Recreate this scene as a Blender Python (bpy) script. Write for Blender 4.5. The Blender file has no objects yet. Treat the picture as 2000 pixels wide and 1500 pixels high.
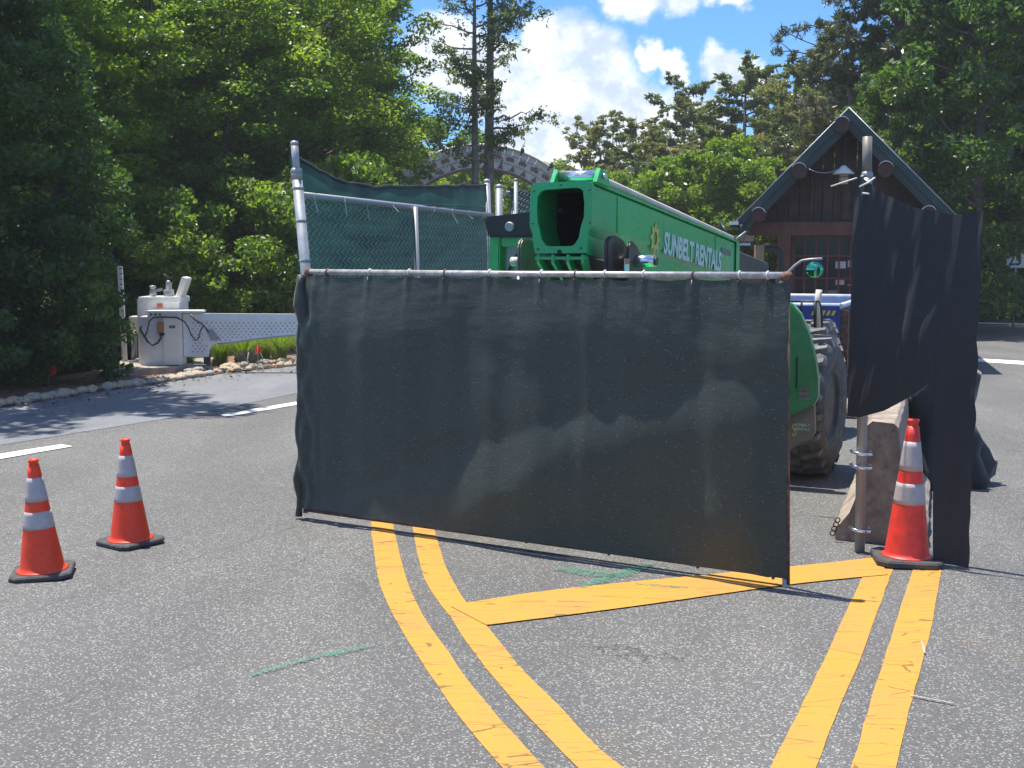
import bpy, bmesh, math, random
import numpy as np
from mathutils import Vector, Matrix, Euler, noise as mnoise

R = math.radians
sc = bpy.context.scene
col = sc.collection

# ------------------------------------------------------------------ camera
CAM_H = 1.95
FPX = 2400.0
PITCH = math.atan((750 - 498) / FPX)
cd = bpy.data.cameras.new('camera')
cam = bpy.data.objects.new('camera', cd)
col.objects.link(cam)
cam.location = (0, 0, CAM_H)
cam.rotation_euler = (math.pi / 2 - PITCH, 0, 0)
cd.sensor_width = 36
cd.lens = FPX / 2000 * 36
cd.clip_start = 0.05
cd.clip_end = 2000
sc.camera = cam

# ------------------------------------------------------------------ light
SUN_DIR = Vector((-0.21, 0.165, 1.0)).normalized()       # towards the sun
SUN_EL = math.asin(SUN_DIR.z)
SUN_AZ = math.atan2(SUN_DIR.x, SUN_DIR.y)                 # clockwise from +Y
sd = bpy.data.lights.new('sun', 'SUN')
sd.energy = 4.9
sd.angle = R(0.53)
sd.color = (1.0, 0.94, 0.84)
sun = bpy.data.objects.new('sun', sd)
col.objects.link(sun)
sun.rotation_euler = (-SUN_DIR).to_track_quat('-Z', 'Y').to_euler()
sc.view_settings.view_transform = 'Standard'
sc.view_settings.look = 'None'
sc.view_settings.gamma = 1.0
sc.view_settings.exposure = 0.72
sc.view_settings.use_curve_mapping = False
try:
    sc.cycles.max_bounces = 8
    sc.cycles.transparent_max_bounces = 12
    sc.cycles.use_denoising = True
except Exception:
    pass


HAZE = 0.0008


class NT:
    """tiny node helper"""
    def __init__(s, tree):
        s.t = tree; s.n = tree.nodes; s.l = tree.links
    def add(s, typ, **kw):
        nd = s.n.new(typ)
        for k, v in kw.items():
            if hasattr(nd, k):
                setattr(nd, k, v)
        return nd
    def put(s, sock, v):
        if hasattr(v, 'is_output') or hasattr(v, 'links') and not isinstance(v, (int, float)):
            s.l.new(v, sock)
        else:
            sock.default_value = v
    def math(s, op, a, b=0.0, c=None, clamp=False):
        m = s.n.new('ShaderNodeMath'); m.operation = op; m.use_clamp = clamp
        s.put(m.inputs[0], a); s.put(m.inputs[1], b)
        if c is not None: s.put(m.inputs[2], c)
        return m.outputs[0]
    def mix(s, f, a, b, blend='MIX'):
        m = s.n.new('ShaderNodeMix'); m.data_type = 'RGBA'; m.blend_type = blend
        s.put(m.inputs[0], f)
        s.put(m.inputs[6], c4(a) if isinstance(a, tuple) else a)
        s.put(m.inputs[7], c4(b) if isinstance(b, tuple) else b)
        return m.outputs[2]
    def ramp(s, f, lo, hi):
        m = s.n.new('ShaderNodeMapRange'); m.interpolation_type = 'SMOOTHSTEP'
        s.put(m.inputs[0], f); s.put(m.inputs[1], lo); s.put(m.inputs[2], hi)
        return m.outputs[0]
    def noise(s, vec, scale, detail=4, rough=0.55, dist=0.0):
        m = s.n.new('ShaderNodeTexNoise')
        s.l.new(vec, m.inputs['Vector'])
        m.inputs['Scale'].default_value = scale
        m.inputs['Detail'].default_value = detail
        m.inputs['Roughness'].default_value = rough
        m.inputs['Distortion'].default_value = dist
        return m.outputs['Fac']
    def mapping(s, vec, scale=(1, 1, 1), loc=(0, 0, 0), rot=(0, 0, 0)):
        m = s.n.new('ShaderNodeMapping')
        s.l.new(vec, m.inputs['Vector'])
        m.inputs['Scale'].default_value = scale
        m.inputs['Location'].default_value = loc
        m.inputs['Rotation'].default_value = rot
        return m.outputs[0]


def c4(c):
    return (c[0], c[1], c[2], 1.0)


# ------------------------------------------------------------------ world: sky and cumulus clouds
world = bpy.data.worlds.new('World')
sc.world = world
world.use_nodes = True
W = NT(world.node_tree)
W.n.clear()
sky = W.add('ShaderNodeTexSky', sky_type='NISHITA')
sky.sun_disc = False
sky.sun_elevation = SUN_EL
sky.sun_rotation = SUN_AZ
sky.air_density = 1.0; sky.dust_density = 0.4; sky.ozone_density = 2.5
tc = W.add('ShaderNodeTexCoord')
nrm = W.add('ShaderNodeVectorMath', operation='NORMALIZE')
W.l.new(tc.outputs['Generated'], nrm.inputs[0])
dirv = nrm.outputs[0]
sepd = W.add('ShaderNodeSeparateXYZ'); W.l.new(dirv, sepd.inputs[0])


def px_dir(px, py):
    F = Vector((0, math.cos(PITCH), -math.sin(PITCH)))
    U = Vector((0, math.sin(PITCH), math.cos(PITCH)))
    return (F + Vector((1, 0, 0)) * ((px - 1000) / FPX) + U * (-(py - 750) / FPX))


blobs = [(1085, 105, 70), (1150, 130, 75), (1060, 170, 85), (1180, 200, 80), (1240, 240, 75), (1040, 240, 90), (1130, 260, 105),
         (1275, 105, 30), (1320, 130, 28), (1415, 140, 38), (1465, 145, 36), (1330, 260, 75), (960, 150, 70), (1240, -22, 55), (1330, -26, 50), (1420, -24, 40), (870, 110, 70)]
acc = None
wob = W.add('ShaderNodeTexNoise'); W.l.new(dirv, wob.inputs['Vector']); wob.inputs['Scale'].default_value = 30; wob.inputs['Detail'].default_value = 7
wob.inputs['Roughness'].default_value = 0.6
wsub = W.add('ShaderNodeVectorMath', operation='SUBTRACT'); W.l.new(wob.outputs['Color'], wsub.inputs[0]); wsub.inputs[1].default_value = (0.5, 0.5, 0.5)
wsc = W.add('ShaderNodeVectorMath', operation='SCALE'); W.l.new(wsub.outputs[0], wsc.inputs[0]); wsc.inputs['Scale'].default_value = 0.042
wadd = W.add('ShaderNodeVectorMath', operation='ADD'); W.l.new(dirv, wadd.inputs[0]); W.l.new(wsc.outputs[0], wadd.inputs[1])
for (bx_, by_, br_) in blobs:
    d = px_dir(bx_, by_).normalized()
    vm = W.add('ShaderNodeVectorMath', operation='DISTANCE')
    W.l.new(wadd.outputs[0], vm.inputs[0]); vm.inputs[1].default_value = d
    v = W.math('SUBTRACT', 1.0, W.math('DIVIDE', vm.outputs['Value'], br_ * 1.15 / FPX))
    acc = v if acc is None else W.math('MAXIMUM', acc, v)
mask1 = W.ramp(acc, -0.16, 0.30)
# scattered cloud above the view, thickened to add white fill light
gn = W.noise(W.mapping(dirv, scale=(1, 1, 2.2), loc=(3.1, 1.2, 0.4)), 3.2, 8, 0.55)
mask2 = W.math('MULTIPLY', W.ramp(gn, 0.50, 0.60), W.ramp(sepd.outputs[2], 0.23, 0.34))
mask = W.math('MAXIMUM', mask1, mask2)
shade = W.noise(W.mapping(dirv, scale=(1, 1, 1.6)), 22, 6, 0.6)
shade2 = W.noise(dirv, 60, 4, 0.6)
edge = W.ramp(acc, 0.0, 0.75)
sh = W.math('MULTIPLY', W.math('ADD', W.math('MULTIPLY', shade, 0.7), W.math('MULTIPLY', shade2, 0.3)), 1.0)
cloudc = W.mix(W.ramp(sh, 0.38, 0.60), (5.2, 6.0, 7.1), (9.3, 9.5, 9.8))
skyc = W.mix(1.0, sky.outputs[0], (0.52, 0.92, 1.42), 'MULTIPLY')
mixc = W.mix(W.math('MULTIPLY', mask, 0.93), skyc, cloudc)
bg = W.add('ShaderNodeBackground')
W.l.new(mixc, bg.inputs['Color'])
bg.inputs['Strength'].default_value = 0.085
wo = W.add('ShaderNodeOutputWorld')
W.l.new(bg.outputs[0], wo.inputs['Surface'])


# ------------------------------------------------------------------ placing helpers (photo pixel -> real point)
CAMP = Vector((0, 0, CAM_H))
def At(px, py, Y):
    d = px_dir(px, py)
    return CAMP + d * (Y / d.y)
def G(px, py, z=0.0):
    d = px_dir(px, py)
    return CAMP + d * ((z - CAM_H) / d.z)
def onplane(px, py, p0, n):
    d = px_dir(px, py)
    return CAMP + d * ((Vector(p0) - CAMP).dot(n) / d.dot(n))


# ------------------------------------------------------------------ object helpers
def tag(o, label=None, cat=None, group=None, kind=None):
    if label: o['label'] = label
    if cat: o['category'] = cat
    if group: o['group'] = group
    if kind: o['kind'] = kind
    return o

def thing(name, label, cat, loc=(0, 0, 0), rz=0.0, group=None):
    o = bpy.data.objects.new(name, None)
    col.objects.link(o)
    o.location = loc
    o.rotation_euler = (0, 0, rz)
    o.empty_display_size = 0.2
    return tag(o, label, cat, group)

def root_loc(o):
    while o.parent is not None:
        o = o.parent
    return Vector(o.location)

def mesh_obj(name, me, mat, parent=None, kind=None, label=None):
    if mat is not None and len(me.materials) == 0:
        me.materials.append(mat)
    o = bpy.data.objects.new(name, me)
    col.objects.link(o)
    if parent is not None: o.parent = parent
    if kind: o['kind'] = kind
    if label: o['label'] = label
    return o

def copy_tree(o, loc=None, rz=None, parent=None):
    c = o.copy(); col.objects.link(c)
    if parent is not None: c.parent = parent
    for ch in o.children:
        copy_tree(ch, parent=c)
    if loc is not None: c.location = loc
    if rz is not None: c.rotation_euler = (0, 0, rz)
    return c


class MB:
    def __init__(s):
        s.v = []; s.f = []; s.sm = []
    def add(s, vs, fs, smooth=False):
        b = len(s.v)
        s.v += [Vector(v) for v in vs]
        s.f += [tuple(i + b for i in f) for f in fs]
        s.sm += [smooth] * len(fs)
        return s
    def box(s, c, size, rot=None):
        c = Vector(c); x, y, z = size[0] / 2, size[1] / 2, size[2] / 2
        vs = [Vector((a * x, b * y, d * z)) for a in (-1, 1) for b in (-1, 1) for d in (-1, 1)]
        if rot is not None: vs = [rot @ v for v in vs]
        return s.add([v + c for v in vs], [(0, 1, 3, 2), (4, 6, 7, 5), (0, 4, 5, 1), (2, 3, 7, 6), (0, 2, 6, 4), (1, 5, 7, 3)])
    def hexa(s, q0, q1):
        """two matching quads (lists of 4 points)"""
        vs = list(q0) + list(q1)
        return s.add(vs, [(3, 2, 1, 0), (4, 5, 6, 7), (0, 1, 5, 4), (1, 2, 6, 5), (2, 3, 7, 6), (3, 0, 4, 7)])
    def tube(s, pts, r, n=8, cap=True):
        pts = [Vector(p) for p in pts]
        rs = r if isinstance(r, (list, tuple)) else [r] * len(pts)
        vs = []; up = Vector((0, 0, 1)); prev = None
        for i, p in enumerate(pts):
            t = (pts[min(i + 1, len(pts) - 1)] - pts[max(i - 1, 0)])
            if t.length < 1e-9: t = Vector((0, 0, 1))
            t.normalize()
            if prev is None:
                a = t.cross(Vector((0, 0, 1)) if abs(t.z) < 0.9 else Vector((1, 0, 0)))
            else:
                a = prev - t * prev.dot(t)
            if a.length < 1e-6: a = t.orthogonal()
            a.normalize(); prev = a.copy(); b = t.cross(a)
            for k in range(n):
                an = 2 * math.pi * k / n
                vs.append(p + (a * math.cos(an) + b * math.sin(an)) * rs[i])
        fs = []
        for i in range(len(pts) - 1):
            for k in range(n):
                k2 = (k + 1) % n
                fs.append((i * n + k, i * n + k2, (i + 1) * n + k2, (i + 1) * n + k))
        s.add(vs, fs, n > 4)
        if cap:
            b = len(s.v) - len(vs)
            s.f.append(tuple(b + k for k in reversed(range(n)))); s.sm.append(False)
            s.f.append(tuple(b + (len(pts) - 1) * n + k for k in range(n))); s.sm.append(False)
        return s
    def lathe(s, c, prof, n=24, axis=None, smooth=True):
        """prof: (radius, height) list"""
        c = Vector(c)
        rot = Vector((0, 0, 1)).rotation_difference(axis).to_matrix() if axis is not None else Matrix.Identity(3)
        vs = []
        for (r, h) in prof:
            for k in range(n):
                a = 2 * math.pi * k / n
                vs.append(c + rot @ Vector((r * math.cos(a), r * math.sin(a), h)))
        fs = [(i * n + k, i * n + (k + 1) % n, (i + 1) * n + (k + 1) % n, (i + 1) * n + k) for i in range(len(prof) - 1) for k in range(n)]
        s.add(vs, fs, smooth)
        b = len(s.v) - len(vs)
        if prof[0][0] > 1e-4: s.f.append(tuple(b + k for k in reversed(range(n)))); s.sm.append(False)
        if prof[-1][0] > 1e-4: s.f.append(tuple(b + (len(prof) - 1) * n + k for k in range(n))); s.sm.append(False)
        return s
    def prism(s, poly, ext):
        """polygon of 3-D points extruded by vector"""
        n = len(poly); ext = Vector(ext)
        vs = [Vector(p) for p in poly] + [Vector(p) + ext for p in poly]
        fs = [tuple(reversed(range(n))), tuple(range(n, 2 * n))] + [(i, (i + 1) % n, n + (i + 1) % n, n + i) for i in range(n)]
        return s.add(vs, fs)
    def ring_prism(s, outer, inner, ext):
        """plate with a hole: outer and inner have the same count"""
        n = len(outer); ext = Vector(ext)
        O = [Vector(p) for p in outer]; I = [Vector(p) for p in inner]
        vs = O + I + [p + ext for p in O] + [p + ext for p in I]
        fs = []
        for i in range(n):
            j = (i + 1) % n
            fs += [(i, j, n + j, n + i), (2 * n + j, 2 * n + i, 3 * n + i, 3 * n + j),
                   (j, i, 2 * n + i, 2 * n + j), (n + i, n + j, 3 * n + j, 3 * n + i)]
        return s.add(vs, fs)
    def build(s, name, mat, parent=None, kind=None, label=None, bevel=0, local=False):
        off = Vector((0, 0, 0)) if (parent is None or local) else root_loc(parent)
        me = bpy.data.meshes.new(name)
        me.from_pydata([tuple(v - off) for v in s.v], [], s.f)
        me.polygons.foreach_set('use_smooth', s.sm)
        if bevel:
            bm = bmesh.new(); bm.from_mesh(me)
            bmesh.ops.remove_doubles(bm, verts=bm.verts, dist=1e-5)
            bmesh.ops.recalc_face_normals(bm, faces=bm.faces)
            ed = [e for e in bm.edges if len(e.link_faces) == 2 and e.calc_face_angle(0) > 0.5]
            bmesh.ops.bevel(bm, geom=ed, offset=bevel, segments=2, affect='EDGES', clamp_overlap=True)
            bm.to_mesh(me); bm.free()
        else:
            bm = bmesh.new(); bm.from_mesh(me)
            bmesh.ops.recalc_face_normals(bm, faces=bm.faces)
            bm.to_mesh(me); bm.free()
        return mesh_obj(name, me, mat, parent, kind, label)


def grid_obj(name, nu, nv, fn, mat, parent=None, kind=None, label=None, smooth=True):
    off = root_loc(parent) if parent is not None else Vector((0, 0, 0))
    vs = []
    for j in range(nv + 1):
        for i in range(nu + 1):
            vs.append(tuple(Vector(fn(i / nu, j / nv)) - off))
    fs = [(j * (nu + 1) + i, j * (nu + 1) + i + 1, (j + 1) * (nu + 1) + i + 1, (j + 1) * (nu + 1) + i) for j in range(nv) for i in range(nu)]
    me = bpy.data.meshes.new(name)
    me.from_pydata(vs, [], fs)
    me.polygons.foreach_set('use_smooth', [smooth] * len(fs))
    return mesh_obj(name, me, mat, parent, kind, label)


def text_obj(name, s, mat, origin, right, up, size, sx=1.0, parent=None, extrude=0.002, offset=0.0, shear=0, align='LEFT'):
    cu = bpy.data.curves.new(name + '_c', 'FONT')
    cu.body = s; cu.size = size; cu.extrude = extrude; cu.offset = offset; cu.shear = shear; cu.align_x = align
    cu.resolution_u = 3
    tmp = bpy.data.objects.new(name + '_t', cu)
    col.objects.link(tmp)
    dg = bpy.context.evaluated_depsgraph_get()
    me = bpy.data.meshes.new_from_object(tmp.evaluated_get(dg))
    col.objects.unlink(tmp); bpy.data.objects.remove(tmp)
    r = Vector(right).normalized(); u = Vector(up).normalized(); n = r.cross(u)
    off = root_loc(parent) if parent is not None else Vector((0, 0, 0))
    o = Vector(origin) - off
    for v in me.vertices:
        p = v.co
        v.co = o + r * (p.x * sx) + u * p.y + n * p.z
    me.materials.clear()
    return mesh_obj(name, me, mat, parent)


# ------------------------------------------------------------------ materials
def pmat(name, colr, rough=0.6, metal=0.0, var=0.0, vscale=6.0, bump=0.0, bscale=60.0, dirt=None, spec=0.5, trans=0.0, coat=0.0, obj=False):
    m = bpy.data.materials.new(name); m.use_nodes = True
    N = NT(m.node_tree); b = N.n['Principled BSDF']
    b.inputs['Roughness'].default_value = rough
    b.inputs['Metallic'].default_value = metal
    b.inputs['Specular IOR Level'].default_value = spec
    if coat: b.inputs['Coat Weight'].default_value = coat; b.inputs['Coat Roughness'].default_value = 0.1
    t = N.add('ShaderNodeTexCoord'); vec = t.outputs['Object']
    cur = c4(colr)
    out = None
    if var > 0:
        f = N.noise(vec, vscale, 5, 0.6)
        a = tuple(max(0, x * (1 - var)) for x in colr); bb = tuple(min(1, x * (1 + var)) for x in colr)
        out = N.mix(N.ramp(f, 0.3, 0.7), a, bb)
    if dirt is not None:
        f = N.noise(vec, vscale * 2.3, 6, 0.7)
        out = N.mix(N.math('MULTIPLY', N.ramp(f, 0.5, 0.72), dirt[3]), out if out is not None else colr, tuple(dirt[:3]))
    if out is not None: N.l.new(out, b.inputs['Base Color'])
    else: b.inputs['Base Color'].default_value = cur
    if var > 0:
        rf = N.noise(vec, vscale * 3, 4)
        N.l.new(N.math('ADD', N.math('MULTIPLY', N.math('SUBTRACT', rf, 0.5), 0.25), rough, clamp=True), b.inputs['Roughness'])
    if bump > 0:
        bp = N.add('ShaderNodeBump'); bp.inputs['Strength'].default_value = bump; bp.inputs['Distance'].default_value = 0.01
        N.l.new(N.noise(vec, bscale, 4), bp.inputs['Height']); N.l.new(bp.outputs[0], b.inputs['Normal'])
    if trans > 0:
        tr = N.add('ShaderNodeBsdfTranslucent'); tr.inputs['Color'].default_value = c4(tuple(min(1, x * 1.5) for x in colr))
        mx = N.add('ShaderNodeMixShader'); mx.inputs[0].default_value = trans
        N.l.new(b.outputs[0], mx.inputs[1]); N.l.new(tr.outputs[0], mx.inputs[2])
        N.l.new(mx.outputs[0], N.n['Material Output'].inputs['Surface'])
    return m


def asphalt_mat(name, dark, mid, speck, speck_amt, tint, smoothf=1.0, stains=True, seam=None):
    m = bpy.data.materials.new(name); m.use_nodes = True
    N = NT(m.node_tree); b = N.n['Principled BSDF']
    g = N.add('ShaderNodeNewGeometry'); P = g.outputs['Position']
    v = N.add('ShaderNodeTexVoronoi'); N.l.new(P, v.inputs['Vector']); v.inputs['Scale'].default_value = 95 * smoothf
    sp = N.add('ShaderNodeSeparateColor'); N.l.new(v.outputs['Color'], sp.inputs[0])
    fine = N.noise(P, 260, 3, 0.7)
    base = N.mix(N.ramp(sp.outputs[0], 0.1, 1.0), dark, mid)
    base = N.mix(N.math('MULTIPLY', N.ramp(fine, 0.45, 0.7), 0.4), base, mid)
    v2 = N.add('ShaderNodeTexVoronoi'); N.l.new(P, v2.inputs['Vector']); v2.inputs['Scale'].default_value = 62 * smoothf
    sp2 = N.add('ShaderNodeSeparateColor'); N.l.new(v2.outputs['Color'], sp2.inputs[0])
    isw = N.math('MULTIPLY', N.math('GREATER_THAN', sp2.outputs[1], 1 - speck_amt), N.math('LESS_THAN', v2.outputs['Distance'], 0.52))
    base = N.mix(isw, base, speck)
    big = N.noise(P, 0.55, 5, 0.6)
    base = N.mix(N.math('MULTIPLY', N.ramp(big, 0.35, 0.7), 0.35), base, N.mix(1.0, base, (0.68, 0.68, 0.68), 'MULTIPLY'))
    if stains:
        st = N.noise(N.mapping(P, loc=(4.2, 2.0, 0)), 0.7, 4, 0.6)
        base = N.mix(N.math('MULTIPLY', N.ramp(st, 0.56, 0.70), 0.45), base, N.mix(1.0, base, tint, 'MULTIPLY'))
        # fine wandering cracks
        vc = N.add('ShaderNodeTexVoronoi', feature='DISTANCE_TO_EDGE')
        dn = N.add('ShaderNodeTexNoise'); N.l.new(P, dn.inputs['Vector']); dn.inputs['Scale'].default_value = 2.0; dn.inputs['Detail'].default_value = 6
        ad = N.add('ShaderNodeVectorMath', operation='ADD'); N.l.new(P, ad.inputs[0]); N.l.new(dn.outputs['Color'], ad.inputs[1])
        N.l.new(ad.outputs[0], vc.inputs['Vector']); vc.inputs['Scale'].default_value = 0.45
        crack = N.math('MULTIPLY', N.math('LESS_THAN', vc.outputs['Distance'], 0.0022), N.ramp(N.noise(P, 0.5, 2), 0.5, 0.58))
        base = N.mix(N.math('MULTIPLY', crack, 0.7), base, (0.03, 0.03, 0.03))
        # darker sealed and lighter traffic-polished areas
        pol = N.noise(N.mapping(P, scale=(0.9, 0.22, 1), rot=(0, 0, 0.35), loc=(1.7, 0.3, 0)), 1.0, 4, 0.55)
        base = N.mix(N.math('MULTIPLY', N.ramp(pol, 0.42, 0.62), 0.55), base, N.mix(1.0, base, (1.38, 1.38, 1.37), 'MULTIPLY'))
        spot = N.noise(N.mapping(P, loc=(7.7, 3.3, 0)), 2.6, 3, 0.5)
        base = N.mix(N.math('MULTIPLY', N.ramp(spot, 0.68, 0.76), 0.5), base, N.mix(1.0, base, (0.55, 0.55, 0.55), 'MULTIPLY'))
    if seam is not None:
        (ax, ay), (bx2, by2) = seam
        L_ = math.hypot(bx2 - ax, by2 - ay); nx_, ny_ = -(by2 - ay) / L_, (bx2 - ax) / L_
        dp_ = N.add('ShaderNodeVectorMath', operation='DOT_PRODUCT'); N.l.new(P, dp_.inputs[0]); dp_.inputs[1].default_value = (nx_, ny_, 0)
        off_ = N.math('SUBTRACT', dp_.outputs['Value'], nx_ * ax + ny_ * ay)
        off_ = N.math('ADD', off_, N.math('MULTIPLY', N.math('SUBTRACT', N.noise(P, 2.2, 6, 0.7), 0.5), 0.10))
        ln_ = N.math('MULTIPLY', N.math('LESS_THAN', N.math('ABSOLUTE', off_), 0.006), N.math('GREATER_THAN', N.noise(P, 6, 3), 0.45))
        base = N.mix(N.math('MULTIPLY', ln_, 0.6), base, (0.04, 0.038, 0.035))
    N.l.new(base, b.inputs['Base Color'])
    b.inputs['Roughness'].default_value = 0.7
    b.inputs['Specular IOR Level'].default_value = 0.5
    bp = N.add('ShaderNodeBump'); bp.inputs['Strength'].default_value = 0.55; bp.inputs['Distance'].default_value = 0.004
    N.l.new(N.math('ADD', v.outputs['Distance'], N.math('MULTIPLY', fine, 0.6)), bp.inputs['Height'])
    N.l.new(bp.outputs[0], b.inputs['Normal'])
    return m


def paint_mat(name, colr, worn, crack_scale=(1.2, 9, 1), speckle=0.4, crackf=0.65, rot=0.0, wear=(0.62, 0.74)):
    m = bpy.data.materials.new(name); m.use_nodes = True
    N = NT(m.node_tree); b = N.n['Principled BSDF']
    g = N.add('ShaderNodeNewGeometry'); P = g.outputs['Position']
    dn = N.add('ShaderNodeTexNoise'); N.l.new(P, dn.inputs['Vector']); dn.inputs['Scale'].default_value = 9; dn.inputs['Detail'].default_value = 5
    dsc = N.add('ShaderNodeVectorMath', operation='SCALE'); N.l.new(dn.outputs['Color'], dsc.inputs[0]); dsc.inputs['Scale'].default_value = 0.06
    ad = N.add('ShaderNodeVectorMath', operation='ADD'); N.l.new(P, ad.inputs[0]); N.l.new(dsc.outputs[0], ad.inputs[1])
    vc = N.add('ShaderNodeTexVoronoi', feature='DISTANCE_TO_EDGE')
    N.l.new(N.mapping(ad.outputs[0], scale=crack_scale, rot=(0, 0, rot)), vc.inputs['Vector']); vc.inputs['Scale'].default_value = 1.0
    crack = N.math('MULTIPLY', N.math('LESS_THAN', vc.outputs['Distance'], 0.015), N.math('GREATER_THAN', N.noise(P, 5, 3), 0.46))
    f1 = N.noise(P, 2.1, 5, 0.65)
    base = N.mix(N.math('MULTIPLY', N.ramp(f1, 0.40, 0.75), 0.5), colr, worn)
    gr = N.noise(P, 170, 3, 0.7)
    base = N.mix(N.math('MULTIPLY', N.ramp(gr, 0.50, 0.75), speckle), base, tuple(x * 0.45 for x in colr))
    scuff = N.math('MULTIPLY', N.ramp(N.noise(N.mapping(P, scale=(1, 3, 1), rot=(0, 0, 0.9)), 3.2, 5, 0.6), wear[0], wear[1]), 0.45)
    base = N.mix(scuff, base, (0.12, 0.09, 0.05))
    base = N.mix(N.math('MULTIPLY', crack, crackf), base, (0.05, 0.04, 0.02))
    pit = N.math('MULTIPLY', N.ramp(N.noise(P, 95, 4, 0.75), 0.60, 0.66), N.ramp(N.noise(N.mapping(P, loc=(3, 1, 0)), 1.7, 4, 0.6), 0.36, 0.62))
    base = N.mix(N.math('MULTIPLY', pit, 0.7), base, (0.13, 0.125, 0.115))
    N.l.new(base, b.inputs['Base Color'])
    b.inputs['Roughness'].default_value = 0.7
    bp = N.add('ShaderNodeBump'); bp.inputs['Strength'].default_value = 0.5; bp.inputs['Distance'].default_value = 0.003
    N.l.new(N.noise(P, 130, 4, 0.7), bp.inputs['Height']); N.l.new(bp.outputs[0], b.inputs['Normal'])
    return m


def leaf_mat(name, c1, c2, c3, transl=0.42, rough=0.36, tcol=(1.9, 2.0, 0.65)):
    """c1 dark, c2 mid, c3 bright: varies leaf by leaf, clump by clump and tree by tree"""
    m = bpy.data.materials.new(name); m.use_nodes = True
    N = NT(m.node_tree); b = N.n['Principled BSDF']
    g = N.add('ShaderNodeNewGeometry'); oi = N.add('ShaderNodeObjectInfo')
    rpi = g.outputs['Random Per Island']
    cl = N.noise(g.outputs['Position'], 0.7, 3, 0.6)
    base = N.mix(rpi, c1, c2)
    base = N.mix(N.math('MULTIPLY', N.ramp(cl, 0.45, 0.68), 0.75), base, c3)
    base = N.mix(N.math('MULTIPLY', oi.outputs['Random'], 0.35), base, N.mix(1.0, base, (1.25, 1.02, 0.7), 'MULTIPLY'))
    N.l.new(base, b.inputs['Base Color'])
    b.inputs['Roughness'].default_value = rough
    b.inputs['Specular IOR Level'].default_value = 0.45
    tr = N.add('ShaderNodeBsdfTranslucent')
    N.l.new(N.mix(1.0, base, tcol, 'MULTIPLY'), tr.inputs['Color'])
    mx = N.add('ShaderNodeMixShader'); mx.inputs[0].default_value = transl
    N.l.new(b.outputs[0], mx.inputs[1]); N.l.new(tr.outputs[0], mx.inputs[2])
    N.l.new(mx.outputs[0], N.n['Material Output'].inputs['Surface'])
    return m


def screen_mat(name, colr, transl=0.18, thread=(18, 18, 420), spark=0.5, rough=0.5, bumps=0.5):
    """woven windscreen cloth: fine horizontal threads, pale specks painted in as sun glints"""
    m = bpy.data.materials.new(name); m.use_nodes = True
    N = NT(m.node_tree); b = N.n['Principled BSDF']
    t = N.add('ShaderNodeTexCoord'); P = t.outputs['Object']
    th = N.noise(N.mapping(P, scale=thread), 1.0, 3, 0.6)
    big = N.noise(P, 1.6, 5, 0.6)
    base = N.mix(N.ramp(th, 0.35, 0.7), tuple(x * 0.75 for x in colr), tuple(x * 1.3 for x in colr))
    base = N.mix(N.math('MULTIPLY', N.ramp(big, 0.4, 0.7), 0.3), base, tuple(x * 1.7 for x in colr))
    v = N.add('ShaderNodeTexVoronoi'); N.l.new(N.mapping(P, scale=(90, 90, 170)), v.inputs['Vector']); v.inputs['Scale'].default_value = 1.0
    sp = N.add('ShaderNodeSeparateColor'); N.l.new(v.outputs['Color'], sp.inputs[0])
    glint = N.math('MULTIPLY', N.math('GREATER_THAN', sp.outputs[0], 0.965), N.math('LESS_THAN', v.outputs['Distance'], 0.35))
    base = N.mix(N.math('MULTIPLY', glint, spark), base, (0.45, 0.5, 0.5))  # glint specks are mixed into the cloth colour
    N.l.new(base, b.inputs['Base Color'])
    b.inputs['Roughness'].default_value = rough
    b.inputs['Sheen Weight'].default_value = 0.25
    bp = N.add('ShaderNodeBump'); bp.inputs['Strength'].default_value = bumps; bp.inputs['Distance'].default_value = 0.004
    N.l.new(N.math('ADD', th, N.math('MULTIPLY', N.noise(N.mapping(P, scale=(6, 6, 60)), 1.0, 5, 0.7), 0.8)), bp.inputs['Height'])
    N.l.new(bp.outputs[0], b.inputs['Normal'])
    tr = N.add('ShaderNodeBsdfTranslucent'); N.l.new(N.mix(1.0, base, (1.6, 1.7, 1.65), 'MULTIPLY'), tr.inputs['Color'])
    mx = N.add('ShaderNodeMixShader'); mx.inputs[0].default_value = transl
    N.l.new(b.outputs[0], mx.inputs[1]); N.l.new(tr.outputs[0], mx.inputs[2])
    N.l.new(mx.outputs[0], N.n['Material Output'].inputs['Surface'])
    return m


def G_(px, py):
    d = px_dir(px, py); p = CAMP + d * (-CAM_H / d.z)
    return (p.x, p.y)
def add_scratches(m, amt=0.5):
    N = NT(m.node_tree); b = N.n['Principled BSDF']
    t = N.add('ShaderNodeTexCoord'); vec = t.outputs['Object']
    src = b.inputs['Base Color'].links[0].from_socket
    sc1 = N.noise(N.mapping(vec, scale=(2.5, 2.5, 26), rot=(0.5, 0.35, 0.4)), 3.0, 3, 0.6)
    sc2 = N.noise(vec, 2.2, 3, 0.6)
    f = N.math('MULTIPLY', N.ramp(sc1, 0.66, 0.69), N.ramp(sc2, 0.5, 0.6))
    c = N.mix(N.math('MULTIPLY', f, amt), src, (0.28, 0.42, 0.30))
    dst = N.ramp(N.noise(N.mapping(vec, scale=(1, 1, .5)), 5, 5, 0.65), 0.45, 0.8)
    c = N.mix(N.math('MULTIPLY', dst, 0.22), c, (0.16, 0.17, 0.11))
    N.l.new(c, b.inputs['Base Color'])
M = {}
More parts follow.
